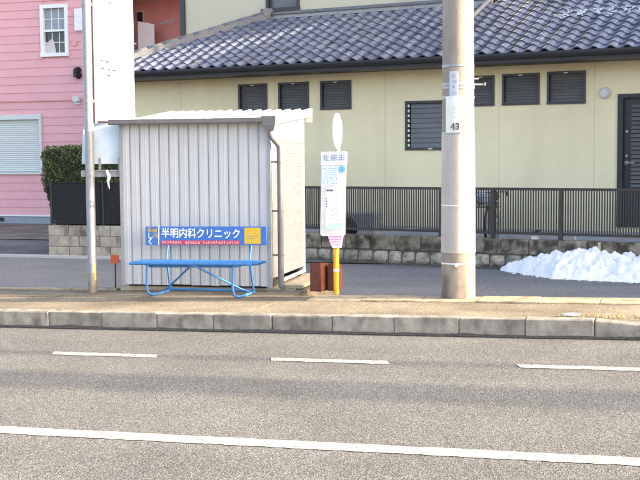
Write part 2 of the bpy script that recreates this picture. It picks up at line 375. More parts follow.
house = thing('house', 'cream two-storey house with blue-grey tiled lower roof and dark louvred windows', 'house', HF, (-9, 19, .33))
T0, ZE, TE, SL = 19.0, 3.30, 18.25, .44
AN = math.atan(SL)
wins = [(-11.844, -11.224, 2.503, 3.004), (-10.954, -10.324, 2.503, 3.004), (-10.055, -9.437, 2.5, 3.002), (-7.15, -6.69, 2.49, 2.985), (-6.529, -5.892, 2.493, 2.995), (-5.74, -5.108, 2.489, 3.005)]
wbig = (-8.339, -7.4, 1.741, 2.585); door = (-4.545, -3.6, .434, 2.611)
mb = wall_holes(MB(), -14.35, 1.2, .2, 3.42, T0, wins + [wbig, door], .1)
mb.add([(-14.35, T0, .2), (-14.35, 27, .2), (-14.35, 27, 3.42), (-14.35, T0, 3.42), (1.2, T0, .2), (1.2, 27, .2), (1.2, 27, 3.42), (1.2, T0, 3.42)], [(0, 3, 2, 1), (4, 5, 6, 7), (1, 2, 6, 5), (3, 7, 6, 2)])
hw = part(house, 'wall', mb, 'cream')
mb = MB()
for s in (-13.2, -11.05, -8.75, -6.6, -4.95, -2.4):
    part(house, 'wall_joint', MB().box(s - .005, s + .005, T0 - .0025, T0 + .01, .5 if s < -5 or s > -3.5 else .5, 3.3), 'joint', hw)
part(house, 'foundation', MB().box(-14.33, 1.18, T0 - .02, T0 + .05, .15, .36), 'concrete')
def louver_window(h, n, clips=False):
    a, b, c, d = h; y = T0
    fr = MB(); f = .028
    fr.box(a - .012, b + .012, y - .022, y + .07, d - f, d + .014).box(a - .012, b + .012, y - .03, y + .07, c - .016, c + f)
    fr.box(a - .012, a + f, y - .02, y + .068, c + f, d - f).box(b - f, b + .012, y - .02, y + .068, c + f, d - f)
    wn = part(house, 'window', fr, 'dark')
    part(house, 'pane', MB().box(a + .002, b - .002, y + .072, y + .085, c + .002, d - .002), 'glass', wn)
    lm = (d - c - 2 * f) / n
    for k in range(n):
        z = c + f + lm * (k + .5); x0 = a + f + (.05 if clips else .004)
        lv = MB().add([(x0, y + .026, z - lm * .5), (b - f - .004, y + .026, z - lm * .5), (b - f - .004, y + .045, z + lm * .5), (x0, y + .045, z + lm * .5),
                       (x0, y + .032, z - lm * .52), (b - f - .004, y + .032, z - lm * .52), (b - f - .004, y + .051, z + lm * .5), (x0, y + .051, z + lm * .5)],
                      [(0, 1, 2, 3), (7, 6, 5, 4), (0, 4, 5, 1), (3, 2, 6, 7), (0, 3, 7, 4), (1, 5, 6, 2)])
        part(house, 'louver', lv, 'louver', wn)
        if clips: part(house, 'clip', MB().box(a + f + .006, a + f + .034, y - .004, y + .03, z - lm * .3, z + lm * .3), 'plate', wn)
    cx = (a + b) / 2
    if not clips: part(house, 'latch', MB().box(cx - .04, cx + .03, y - .027, y - .02, d - .024, d - .008), 'plate', wn)
    else: part(house, 'latch', MB().box(b - .5, b - .42, y - .036, y - .028, c - .004, c + .014), 'plate', wn)
for h in wins: louver_window(h, 9)
louver_window(wbig, 9, True)
# door with its own slats
a, b, c, d = door
dr = part(house, 'door', MB().box(a - .015, a + .075, T0 - .035, T0 + .09, c, d).box(b - .075, b + .02, T0 - .035, T0 + .09, c, d).box(a + .075, b - .075, T0 - .035, T0 + .09, d - .07, d).box(a + .075, b - .075, T0 - .01, T0 + .09, c, c + .08), 'darkfascia')
part(house, 'door_leaf', MB().box(a + .075, b - .075, T0 + .03, T0 + .08, c + .08, d - .07), 'darkfascia', dr)
for k in range(21):
    z = c + .62 + k * .068
    part(house, 'slat', MB().add([(a + .2, T0 - .005, z - .03), (b - .16, T0 - .005, z - .03), (b - .16, T0 + .028, z + .02), (a + .2, T0 + .028, z + .02), (a + .2, T0 + .004, z - .034), (b - .16, T0 + .004, z - .034)],
                                [(0, 1, 2, 3), (0, 4, 5, 1), (3, 2, 5, 4)]), 'louver', dr)
part(house, 'handle', MB().tube([(a + .13, T0 + .03, 1.49), (a + .13, T0 - .035, 1.49), (a + .15, T0 - .045, 1.49), (a + .27, T0 - .045, 1.485)], .013, 8).disc((a + .13, 1.49), .034, T0 + .012, T0 + .03, 16), 'steel', dr)
part(house, 'lock', MB().disc((a + .13, 1.60), .024, T0 + .005, T0 + .03, 16), 'steel', dr)
part(house, 'lock', MB().disc((a + .13, 2.0), .024, T0 + .005, T0 + .03, 16), 'steel', dr)
lp_ = MB(); n = 24
for (r0, y0, r1, y1) in ((.095, T0, .095, T0 - .03), (.095, T0 - .03, .085, T0 - .05), (.085, T0 - .05, .06, T0 - .07), (.06, T0 - .07, .001, T0 - .077)):
    lp_.add([(-4.778 + r0 * cos(2 * pi * k / n), y0, 2.635 + r0 * sin(2 * pi * k / n)) for k in range(n)] + [(-4.778 + r1 * cos(2 * pi * k / n), y1, 2.635 + r1 * sin(2 * pi * k / n)) for k in range(n)], [(k, (k + 1) % n, (k + 1) % n + n, k + n) for k in range(n)], True)
part(house, 'lamp', lp_, 'board', label='round white wall lamp beside the door')
# upper storey
U0 = 21.3
uw = [(-12.55, -11.78, 4.70, 5.6), (-9.4, -8.55, 4.77, 5.6)]
mb = wall_holes(MB(), -14.7, -7.5, 3.5, 6.9, U0, uw, .1)
mb.add([(-14.7, U0, 3.5), (-14.7, 27, 3.5), (-14.7, 27, 6.9), (-14.7, U0, 6.9), (-7.5, U0, 3.5), (-7.5, 27, 3.5), (-7.5, 27, 6.9), (-7.5, U0, 6.9)], [(0, 3, 2, 1), (4, 5, 6, 7), (1, 2, 6, 5)])
uwall = part(house, 'upper_wall', mb, 'upcream_shade')
for (a, b, c, d) in uw:
    fr = MB(); f = .045; y = U0
    fr.box(a - .02, b + .02, y - .03, y + .07, d - f, d + .02).box(a - .03, b + .03, y - .045, y + .07, c - .03, c + f).box(a - .02, a + f, y - .028, y + .068, c + f, d - f).box(b - f, b + .02, y - .028, y + .068, c + f, d - f)
    wn = part(house, 'window', fr, 'dark'); part(house, 'pane', MB().box(a + .002, b - .002, y + .072, y + .085, c + .002, d - .002), 'louver', wn)
part(house, 'corner_trim', MB().box(-14.76, -14.64, U0 - .05, U0 + .06, 3.6, 6.9), 'dark')
# upper roof, a simple hipped cap
ub = MB(); z = 6.9
ub.add([(-15.4, U0 - .7, z), (-6.8, U0 - .7, z), (-6.8, 27.7, z), (-15.4, 27.7, z), (-15.4, U0 - .7, z + .12), (-6.8, U0 - .7, z + .12), (-6.8, 27.7, z + .12), (-15.4, 27.7, z + .12), (-12.2, 24.2, z + 1.4), (-10, 24.2, z + 1.4)],
       [(0, 3, 2, 1), (0, 1, 5, 4), (1, 2, 6, 5), (2, 3, 7, 6), (3, 0, 4, 7), (4, 5, 9, 8), (5, 6, 9), (6, 7, 8, 9), (7, 4, 8)])
part(house, 'upper_roof', ub, 'ridge')
# lower roof deck
def zr(t): return ZE + SL * (t - TE)
HS0, HK = -14.85, .92                # hip corner and its run
TT = 21.0
dk = MB(); e = .03
dk.add([(HS0, TE, ZE - e), (1.6, TE, ZE - e), (1.6, 25, zr(25) - e), (-7.42, 25, zr(25) - e), (-7.42, TT + .3, zr(TT + .3) - e), (HS0 + HK * (TT - TE), TT, zr(TT) - e)], [(0, 1, 2, 3, 4, 5)])
dk.add([(HS0, TE, ZE - e), (HS0 + HK * (TT - TE), TT, zr(TT) - e), (HS0 + HK * (TT - TE), 25, zr(TT) - e), (HS0, 25, ZE - e)], [(0, 1, 2, 3)])
dk.add([(HS0 + HK * (TT - TE), TT, zr(TT) - e), (-7.42, TT + .3, zr(TT) - e), (-7.42, U0, zr(TT) - e), (HS0 + HK * (TT - TE), U0 + .2, zr(TT) - e)], [(0, 1, 2, 3)])
roof = part(house, 'roof', dk, 'deck')
part(house, 'soffit', MB().box(HS0 + .05, 1.55, TE + .04, T0 + .02, ZE - .155, ZE - .06), 'darkfascia')
gt = MB()
prof = [(TE - .115 + .055 + .062 * cos(pi + pi * k / 8), ZE - .015 + .085 * sin(pi + pi * k / 8)) for k in range(9)]
vs = []
for s in (HS0 - .02, 1.6): vs += [(s, y, z) for y, z in prof] + [(s, y * .985 + .015 * (TE - .06) + 0, z + .006) for y, z in prof[::-1]]
nn = 18
gt.add(vs, [(k, (k + 1) % nn, (k + 1) % nn + nn, k + nn) for k in range(nn)] + [tuple(range(nn)), tuple(range(2 * nn - 1, nn - 1, -1))])
gt.box(HS0 + .02, 1.58, TE - .002, TE + .04, ZE - .16, ZE - .02)
part(house, 'gutter', gt, 'darkfascia')
# the tiles
TW, TP = .265, .236
def tile_mesh(j):
    n = 10; mb = MB(); P = []
    for k in range(n + 1):
        q = k / n
        z = -.016 * sin(pi * q / .42) if q < .42 else .046 * sin(pi * (q - .42) / .58)
        P.append((q * TW * 1.04, z))
    vs = []
    for x, z in P: vs.append((x, -.004 * (z > .01), z + .03))
    for x, z in P: vs.append((x, .30, z + .002))
    for x, z in P: vs.append((x, .002, z + .004))
    fs = [(k, k + 1, k + n + 2, k + n + 1) for k in range(n)]
    mb.add(vs, fs, True); mb.add([vs[k] for k in range(n + 1)] + [vs[2 * n + 2 + k] for k in range(n + 1)], [(k + n + 1, k + n + 2, k + 1, k) for k in range(n)])
    return mb
tme = tile_mesh(0).mesh('roof_tile', M['tile'], fix=False)
spots = []
r = 0
while True:
    y = -.06 + TP * r; t = TE + y * cos(AN); z = ZE + y * sin(AN)
    if t > 23.3: break
    for k in range(62):
        s = 1.4 - TW * (k + 1)
        if s + TW / 2 < HS0 + HK * (t - TE) + .05: continue
        if t > TT - .22 and s + TW < -7.30: continue
        d = (HF.w((s, t, z)) - Vector((0, 0, EYE)))
        vis = d.x / d.y < .285 and (d.z / d.y) < .14
        spots.append((0 if vis else 1, d.length, s, t, z))
    r += 1
spots.sort()
rest = MB(); tb = tile_mesh(0)
rot = Matrix.Rotation(AN, 4, 'X')
for i, (_, _, s, t, z) in enumerate(spots):
    jr = (AN + random.gauss(0, .012), random.gauss(0, .012), random.gauss(0, .01)); js = s + random.gauss(0, .003)
    if i < 300:
        piece(roof, 'roof_tile', tme, Vector((js, t, z)) - ORG[house.name], jr)
    else:
        mx = Matrix.Translation((js, t, z)) @ Matrix.Rotation(jr[2], 4, 'Z') @ Matrix.Rotation(jr[0], 4, 'X')
        k0 = len(rest.v); rest.v += [tuple(mx @ Vector(v)) for v in tb.v]; rest.f += [tuple(q + k0 for q in f) for f in tb.f]; rest.sm += tb.sm
o = bpy.data.objects.new('roof_tile_field', rest.mesh('roof_tile_field', M['tile'], ORG[house.name], fix=False)); C.objects.link(o); o.parent = roof; o['kind'] = 'stuff'
# eave-end caps, one disc per tile column, are too small to tell apart: joined
# hip ridge: layered flat tiles with a rounded cap, built tile by tile
hp0 = Vector((HS0 - .05, TE - .05, ZE + .0)); hp1 = Vector((HS0 + HK * (TT - TE), TT, zr(TT)))
hd = (hp1 - hp0); L = hd.length; hd.normalize(); side = Vector((hd.y, -hd.x, 0)).normalized(); upv = side.cross(hd); 
if upv.z < 0: upv = -upv
hb = MB()
sec = [(-.1, -.02), (.1, -.02), (.1, .1), (.085, .1), (.085, .115), (-.085, .115), (-.085, .1), (-.1, .1)]
vs = [p + side * a + upv * b for p in (hp0, hp1) for a, b in sec]; n = len(sec)
hb.add(vs, [(k, (k + 1) % n, (k + 1) % n + n, k + n) for k in range(n)] + [tuple(range(n)), tuple(range(2 * n - 1, n - 1, -1))])
hip = part(house, 'hip_ridge', hb, 'ridge', roof)
nc = 12
for k in range(nc):
    a0 = hp0 + hd * (L * k / nc); a1 = hp0 + hd * (L * (k + 1) / nc + .03); cp = MB(); vs = []
    for p, rr in ((a0, .095), (a1, .08)):
        vs += [p + side * (rr * cos(pi * q / 8)) + upv * (.108 + rr * .62 * sin(pi * q / 8)) for q in range(9)]
    cp.add(vs, [(q, q + 1, q + 10, q + 9) for q in range(8)] + [tuple(range(9)), (9, 10, 11, 12, 13, 14, 15, 16, 17)], True)
    part(house, 'ridge_tile', cp, 'ridge', roof)
ce = MB(); pe = hp1 + upv * .12        # rounded end ornament of the hip
ce.tube([pe - hd * .05 - side * .11, pe - hd * .05 + side * .11], .09, 14); ce.tube([pe - hd * .12, pe + hd * .1], [.11, .06], 12)
part(house, 'ridge_end', ce, 'ridge', roof)
part(house, 'ridge_mortar', MB().box(hp1.x - .05, -7.45, TT + .02, TT + .1, zr(TT) - .06, zr(TT) + .055), 'mortar', roof)
part(house, 'ridge_flashing', MB().box(hp1.x - .02, -7.44, TT - .03, U0 - .002, zr(TT) + .056, zr(TT) + .1).box(hp1.x, -7.44, TT + .1, U0 - .003, zr(TT) + .1, zr(TT) + .13), 'ridge', roof)
# rain pipe from the upper roof, lying on the tiles
pp = [(-7.42, U0 - .05, 6.8), (-7.42, U0 - .05, zr(U0) + .2), (-7.42, U0 - .12, zr(U0 - .1) + .12)] + [(-7.42, t, zr(t) + .1) for t in (20.9, 20, 19.3, 18.4)]
part(house, 'rain_pipe', MB().tube(pp, .042, 10), 'pipe')
# old snow left between the tiles high on the right
sm_ = MB()
for i in range(420):
    s = random.uniform(-5.9, -2.6); t = 19.95 + (s + 5.9) * .02 + random.gauss(0, .13); z = zr(t) + .045; r = random.uniform(.008, .03)
    c0 = Vector((s, t, z)); vs = []; 
    for a in range(6): vs.append(c0 + Vector((r * 1.5 * cos(a * pi / 3), r * .9 * sin(a * pi / 3), -.01 + r * .35 * sin(a * pi / 3))))
    vs.append(c0 + Vector((random.uniform(-.3, .3) * r, 0, r * .55)))
    sm_.add(vs, [(a, (a + 1) % 6, 6) for a in range(6)], True)
o = struct('roof_snow', MB(), 'snow', None, 'stuff'); o.data = sm_.mesh('roof_snow', M['frost']); o.location = HF.o; o.rotation_euler = (0, 0, -HF.ang)

# yard slab of the house
struct('house_yard', MB().add([HF.w((a, b, .2)) for a, b in ((-13.2, 17.13), (3, 17.13), (3, 19.02), (-13.2, 19.02))], [(0, 1, 2, 3)]), 'concrete')

# ------------------------------------------------------------------ block wall with fence in front of the house
wl = thing('block_wall', 'low weathered wall of rough stone blocks under stained coping blocks, carrying brown fence', 'wall', HF, (-6, 17.03, -.14))
W0, W1 = -12.2, 2.2
part(wl, 'wall_core', MB().box(W0 + .02, W1, 17.05, 17.2, -.3, .325), 'core')
bmsh = []
for q in range(7):
    mb = MB(); hw_, hh_ = .123, .106; nx, nz = 5, 4; vs = []; sd_ = 10 + q * 3.3
    for j in range(nz + 1):
        for i in range(nx + 1):
            x = -hw_ + 2 * hw_ * i / nx; z = -hh_ + 2 * hh_ * j / nz
            ed = min(1, 1.9 * min(i, nx - i) / nx * 1.6) * min(1, 1.9 * min(j, nz - j) / nz * 1.6)
            cx = .94 if i in (0, nx) and j in (0, nz) else 1
            vs.append((x * cx, .03 - .055 * ed ** .5 - .016 * uplift(sd_, x, z, 16) * (ed > 0), z * cx))
    mb.add(vs, [(j * (nx + 1) + i, j * (nx + 1) + i + 1, (j + 1) * (nx + 1) + i + 1, (j + 1) * (nx + 1) + i) for j in range(nz) for i in range(nx)])
    bmsh.append(mb.mesh('stone_block', M['blockrough'], fix=False))
s = W0 + .1; i = 0
while s < W1 and i < 62:
    wd = random.uniform(.9, 1.12)
    piece(wl, 'stone_block', random.choice(bmsh), Vector((s + .13 * wd, 17.025, -.01)) - ORG[wl.name], (0, random.uniform(-.03, .03), 0), (wd, 1, random.uniform(.9, 1.0)))
    s += .252 * wd; i += 1
tops = []
for q in range(4):
    b = MB().cbox(-.222, .222, -.02, .16, -.115, .115, .012); b.v = [(x + random.uniform(-.004, .004), y + random.uniform(-.006, .006), z + random.uniform(-.005, .005)) for x, y, z in b.v]
    tops.append(b.mesh('coping_block', M['blocktop']))
for k in range(32):
    piece(wl, 'coping_block', tops[k % 4], Vector((W0 + .25 + .45 * k, 17.045, .222)) - ORG[wl.name], (0, 0, random.uniform(-.008, .008)))
part(wl, 'drain_slot', MB().box(-4.36, -4.32, 17.018, 17.05, .1, .33), 'wood')
fn = thing('fence', 'dark brown metal fence of thin upright bars on the low block wall', 'fence', HF, (-6, 17.1, .33))
F0, F1 = -12.1, 2.1
part(fn, 'top_rail', MB().box(F0, F1, 17.075, 17.13, 1.092, 1.132), 'fence'); part(fn, 'bottom_rail', MB().box(F0, F1, 17.08, 17.125, .41, .45), 'fence')
posts = [-11.1, -9.05, -6.9, -4.95, -2.95, -.95, 1.05]
for s in posts: part(fn, 'post', MB().box(s - .03, s + .03, 17.062, 17.142, .3, 1.12), 'fence')
edges = [F0] + posts + [F1]
for a, b in zip(edges[:-1], edges[1:]):
    mb = MB(); n = int((b - a - .08) / .04); 
    for k in range(n):
        s = a + .05 + (b - a - .1) * (k + .5) / n; mb.box(s - .0085, s + .0085, 17.092, 17.112, .45, 1.092)
    part(fn, 'bar_panel', mb, 'fence', kind='stuff')
part(fn, 'post', MB().box(-6.06, -6.0, 17.064, 17.14, .3, 1.11), 'fence')

# air-conditioner unit behind the fence
ac = thing('air_conditioner', 'grey outdoor air conditioner unit with black round fan behind the fence', 'air conditioner', HF, (-8.65, 17.7, .2))
part(ac, 'case', MB().cbox(-9.05, -8.28, 17.55, 17.85, .25, .67, .015), 'acbody')
part(ac, 'fan_guard', MB().disc((-8.8, .40), .19, 17.53, 17.552, 28, .19), 'black')
for q in (.08, .13, .175): 
    part(ac, 'guard_ring', MB().tube([(-8.8 + q * cos(a * pi / 12), 17.524, .40 + q * sin(a * pi / 12)) for a in range(25)], .004, 5, False), 'dark')
for s in (-8.95, -8.4): part(ac, 'foot', MB().box(s - .04, s + .04, 17.54, 17.86, .2, .251), 'black')
part(ac, 'pipe', MB().tube([(-8.28, 17.75, .5), (-8.15, 17.75, .48), (-8.1, 17.8, .35), (-8.1, 18.95, .33)], .025, 8), 'plate')

# bicycle behind the fence, seen end-on
bk = thing('bicycle', 'dark bicycle parked behind the fence bars with a front basket', 'bicycle', HF, (-6.38, 18.0, .2))
def bp(x, y, z): # local bicycle coordinates: y along the bicycle, x across
    a = radians(12); return (-6.38 + x * cos(a) - y * sin(a), 18.05 + x * sin(a) + y * cos(a), .2 + z)
def wheel(yc):
    R = .31; n = 28
    wh = part(bk, 'wheel', MB().tube([bp(0, yc + R * .93 * cos(2 * pi * k / n), R + R * .93 * sin(2 * pi * k / n)) for k in range(n + 1)], .012, 6, False), 'steel')
    part(bk, 'tyre', MB().tube([bp(0, yc + R * cos(2 * pi * k / n), R + R * sin(2 * pi * k / n)) for k in range(n + 1)], .02, 8, False), 'black', wh)
    sp = MB()
    for k in range(12): sp.tube([bp(0, yc, R), bp(0, yc + R * .92 * cos(2 * pi * k / 12), R + R * .92 * sin(2 * pi * k / 12))], .002, 4, False)
    part(bk, 'spokes', sp, 'steel', wh)
wheel(-.52); wheel(.52)
part(bk, 'frame', MB().tube([bp(0, -.36, .72), bp(0, .05, .27), bp(0, .18, .68)], .018, 8).tube([bp(0, -.38, .62), bp(0, .12, .5)], .015, 8).tube([bp(.05, .52, .31), bp(0, .05, .27)], .012, 8).tube([bp(-.05, .52, .31), bp(0, .16, .55)], .01, 8).tube([bp(.05, .52, .31), bp(0, .16, .55)], .01, 8), 'inkblue')
part(bk, 'fork', MB().tube([bp(.05, -.52, .31), bp(.04, -.42, .58), bp(0, -.38, .62), bp(-.04, -.42, .58), bp(-.05, -.52, .31)], .012, 8).tube([bp(0, -.38, .6), bp(0, -.32, .83)], .014, 8), 'steel')
part(bk, 'handlebar', MB().tube([bp(-.25, -.1, .78), bp(-.27, -.22, .84), bp(-.1, -.33, .84), bp(0, -.33, .83), bp(.1, -.33, .84), bp(.27, -.22, .84), bp(.25, -.1, .78)], .013, 8), 'steel')
for x in (-1, 1): part(bk, 'grip', MB().tube([bp(.25 * x, -.08, .78), bp(.265 * x, -.2, .83)], .018, 8), 'black')
part(bk, 'saddle', MB().tube([bp(0, .08, .73), bp(0, .16, .745), bp(0, .28, .75), bp(0, .33, .74)], [.03, .05, .09, .06], 10), 'black')
bs_ = MB()
for z in (.6, .68, .76, .84): bs_.tube([bp(x, y, z) for x, y in ((-.16, -.68), (.16, -.68), (.18, -.42), (-.18, -.42), (-.16, -.68))], .005, 5, False)
for k in range(9): x = -.16 + .04 * k; bs_.tube([bp(x, -.68, .86), bp(x * .9, -.66, .6), bp(x * .9, -.44, .6), bp(x, -.42, .86)], .004, 4, False)
part(bk, 'basket', bs_, 'dark')
part(bk, 'bag', MB().cbox(-6.47, -6.3, 17.52, 17.7, .84, 1.05, .03), 'paperblue')

# two small white things at the foot of the fence
wb = thing('white_block', 'small white block with dark cap on the wall at foot of fence', 'block', HF, (-5.37, 17.12, .337))
part(wb, 'base', MB().cbox(-5.43, -5.325, 17.15, 17.24, .337, .425, .006), 'white'); part(wb, 'cap', MB().cbox(-5.42, -5.335, 17.155, 17.235, .425, .455, .004).box(-5.38, -5.3, 17.19, 17.2, .455, .48), 'black')
ho = thing('white_hose', 'short bent white hose lying on wall top under the fence', 'hose', HF, (-4.85, 17.16, .337))
part(ho, 'tube', MB().tube([(-4.93, 17.17, .35), (-4.92, 17.17, .43), (-4.88, 17.17, .45), (-4.85, 17.18, .40), (-4.82, 17.17, .38), (-4.8, 17.17, .43), (-4.77, 17.18, .42), (-4.74, 17.18, .352)], .014, 8), 'white')

# ------------------------------------------------------------------ snow bank on the side road
sb = MB(); A0, A1, B0, B1 = -5.85, -1.2, 16.08, 17.0; nx, ny = 210, 44; vs = []
for j in range(ny + 1):
    for i in range(nx + 1):
        s = A0 + (A1 - A0) * i / nx; q = j / ny
        grow = min(1, max(0, (s - A0) / 1.05)); front = B0 + .95 * (1 - grow) ** .8 * .85 + .04 * noise.noise(Vector((s * 5, 3, 0)))
        t = B1 + (front - B1) * q
        hmax = (.08 + .33 * grow ** .75) * (1 + .16 * noise.noise(Vector((s * 2.6, 8.1, 0))) + .1 * noise.noise(Vector((s * 6, 1.1, 0))))
        p = Vector((s * 6.5 + .35 * noise.noise(Vector((s * 9, t * 9, 2))), t * 6.5 + .35 * noise.noise(Vector((s * 9, t * 9, 7))), 0)); d = noise.voronoi(p, distance_metric='DISTANCE')[0][0]; d2 = noise.voronoi(p * 2.3)[0][0]
        prof_ = (1 - q ** 2.2) * (.86 + .14 * q)
        z = -.14 + hmax * prof_ + (.17 * (.2 - d * d) + .085 * (.16 - d2 * d2) + .02 * noise.noise(p * 1.6) + .006 * noise.noise(p * 6)) * min(1, (1 - q) * 5) * (.4 + .6 * grow) - .004
        if q > .985: z = min(z, -.139)
        vs.append((s, t, max(z, -.15)))
sb.add(vs, [(j * (nx + 1) + i, (j + 1) * (nx + 1) + i, (j + 1) * (nx + 1) + i + 1, j * (nx + 1) + i + 1) for j in range(ny) for i in range(nx)], True)
o = bpy.data.objects.new('snow_bank', sb.mesh('snow_bank', M['snow'], (-3.5, 16.6, -.14))); C.objects.link(o); o.location = HF.w((-3.5, 16.6, -.14)); o.rotation_euler = (0, 0, -HF.ang)
tag(o, 'lumpy bank of shovelled white snow against the low block wall', 'snow bank')

cr = MB()
for i in range(130):
    s = random.uniform(-5.7, -1.5); grow = min(1, max(0, (s - A0) / 1.05)); t = B0 + .95 * (1 - grow) ** .8 * .85 - abs(random.gauss(0, .07)) + .03; r = random.uniform(.008, .03)
    vs = [(s + r * 1.2 * cos(a * pi / 3) * random.uniform(.7, 1.2), t + r * sin(a * pi / 3) * random.uniform(.7, 1.2), -.142) for a in range(6)] + [(s + r * .6 * cos(a * pi / 3 + .4), t + r * .5 * sin(a * pi / 3 + .4), -.14 + r * random.uniform(.6, 1.1)) for a in range(6)]
    cr.add(vs, [(a, (a + 1) % 6, (a + 1) % 6 + 6, a + 6) for a in range(6)] + [(6, 7, 8, 9, 10, 11)])
o = struct('snow_crumbs', cr, 'snow', None, 'stuff'); o.rotation_euler = (0, 0, -HF.ang)
# ------------------------------------------------------------------ left block wall with hedge and net
LB = Fr((-4.881, 20.624, -.14), 14)
lw = thing('block_wall', 'short grey concrete block wall three courses high under the netted hedge', 'wall', LB, (.8, 0, 0))
part(lw, 'wall_core', MB().box(.012, 4.2, .012, .14, -.1, .568), 'core')
bm_ = MB().cbox(-.195, .195, -.0, .15, -.0925, .0925, .007).mesh('block', M['blockleft'])
hm_ = MB().cbox(-.0975, .0975, -.0, .15, -.0925, .0925, .007).mesh('block', M['blockleft'])
for r in range(3):
    s = 0.0
    if r % 2: piece(lw, 'block', hm_, Vector((.0975, 0, .0965 + .19 * r)) - ORG[lw.name]); s = .2
    while s < 4:
        piece(lw, 'block', bm_, Vector((s + .195, random.uniform(-.002, .002), .0965 + .19 * r)) - ORG[lw.name]); s += .4
hg = thing('hedge', 'clipped dark green hedge with rounded top above the grey block wall', 'hedge', LB, (.8, .45, .57))
lf = MB()
def hedge_in(x, y, z):
    # rounded box, narrowing downwards at its left end
    zz = (z - .5) / 1.5; left = -.2 + (.3 * max(0, (.55 - zz)) / .55) ** 1.0
    ex = min((x - left) / .16, 1.0); ez = min((2.0 - z) / .14, 1.0); ey = min((y - .08) / .12, (1.0 - y) / .12, 1)
    return ex, ez, ey
cnt = 0
while cnt < 30000:
    x = random.uniform(-.25, 3.4); z = random.uniform(.5, 2.04); y = random.choice((random.uniform(.04, .3), random.uniform(.04, 1.0)))
    ex, ez, ey = hedge_in(x, y, z)
    nzv = .5 * noise.noise(Vector((x * 4, y * 4, z * 4))) + .35 * noise.noise(Vector((x * 11, y * 11, z * 11)))
    rr = min(ex, 1) ; dd = sqrt(max(0, 1 - ex) ** 2 + max(0, 1 - ez) ** 2 + max(0, 1 - ey) ** 2)
    if dd > 1 + .35 * nzv: continue
    if dd < .12 and random.random() < .8: continue
    sz = random.uniform(.016, .034); d = Vector((random.gauss(0, 1), random.gauss(-.5, 1), random.gauss(.5, 1))).normalized(); a = d.orthogonal().normalized(); b = d.cross(a)
    a = (a * cos(cnt) + b * sin(cnt)); b = d.cross(a); p = Vector((x, y, z))
    lf.add([p - a * sz, p + b * sz * .55, p + a * sz, p - b * sz * .55], [(0, 1, 2, 3)]); cnt += 1
o = bpy.data.objects.new('crown', lf.mesh('crown', M['leaf'], ORG[hg.name], fix=False)); C.objects.link(o); o.parent = hg
core = MB(); cbx = [(-.1, 1.2), (-.1, 1.88), (-.04, 1.93), (3.3, 1.93), (3.3, .55), (.12, .55)]; core.prism(cbx, .14, .9); part(hg, 'inner_twigs', core, 'stem')
for s in (.3, .9, 1.5, 2.1, 2.7): part(hg, 'trunk', MB().tube([(s, .5, .4), (s + .03, .5, .8), (s, .52, 1.2)], [.035, .03, .02], 8), 'stem')
ne = thing('garden_net', 'black mesh screen on posts covering the lower half of the hedge', 'net', LB, (.8, .05, .57))
ns = MB(); 
for k in range(90): s = .03 + .036 * k; ns.box(s, s + .022, .048, .052, .6, 1.33)
for k in range(21): z = .6 + .036 * k; ns.box(.02, 3.26, .0485, .0515, z, z + .02)
part(ne, 'mesh', ns, 'net', kind='stuff')
for s in (.05, 1.05, 2.05, 3.05): part(ne, 'post', MB().tube([(s, .04, .5), (s, .04, 1.36)], .018, 8), 'black')
part(ne, 'top_cord', MB().tube([(.0, .045, 1.34), (1.0, .04, 1.325), (2.0, .045, 1.34), (3.3, .04, 1.33)], .009, 6), 'black')

# ------------------------------------------------------------------ pink house
ph = thing('house', 'pink house with horizontal lap siding, sash window and pale roller shutter', 'house', PF, (-16, 25.4, 0))
Y = 25.4
X0, X1 = -22, -14.2
pw = [(-15.47, -14.775, 4.16, 5.36), (-18.2, -15.62, 1.26, 2.6)]
mb = wall_holes(MB(), X0, X1, .0, 7.2, Y + .02, pw, .12)
mb.add([(X0, Y + .02, 0), (X0, 33, 0), (X0, 33, 7.2), (X0, Y + .02, 7.2), (X1, Y + .02, 0), (X1, 33, 0), (X1, 33, 7.2), (X1, Y + .02, 7.2)], [(0, 3, 2, 1), (4, 5, 6, 7), (1, 2, 6, 5)])
pwall = part(ph, 'wall', mb, 'pink')
def board(x0, x1, z0, z1):
    return MB().add([(x0, Y - .016, z0), (x1, Y - .016, z0), (x1, Y, z1), (x0, Y, z1), (x0, Y + .018, z0), (x1, Y + .018, z0), (x1, Y + .018, z1), (x0, Y + .018, z1)], [(0, 1, 2, 3), (0, 4, 5, 1), (3, 2, 6, 7), (1, 5, 6, 2), (0, 3, 7, 4)])
z = .17; pitch = .205; k = 0
while z < 7.1:
    z1 = min(z + pitch, 7.15); segs = [(X0, X1)]
    for a, b, c, d in pw:
        if z < d - .02 and z1 > c + .02:
            n2 = []
            for p, q in segs:
                if p < a: n2.append((p, min(q, a)))
                if q > b: n2.append((max(p, b), q))
            segs = n2
    for p, q in segs: part(ph, 'siding_board', board(p, q, z, z1), 'pink', pwall)
    z = z1; k += 1
part(ph, 'belt_trim', MB().box(X0, X1 + .01, Y - .03, Y + .01, 3.02, 3.05), 'salmon')
part(ph, 'base_trim', MB().box(X0, X1 + .01, Y - .035, Y + .02, .14, .175), 'white'); part(ph, 'foundation', MB().box(X0, X1 - .01, Y - .006, Y + .02, -.3, .14), 'found')
part(ph, 'vent', MB().box(-17.1, -16.72, Y - .012, Y, .0, .1), 'black')
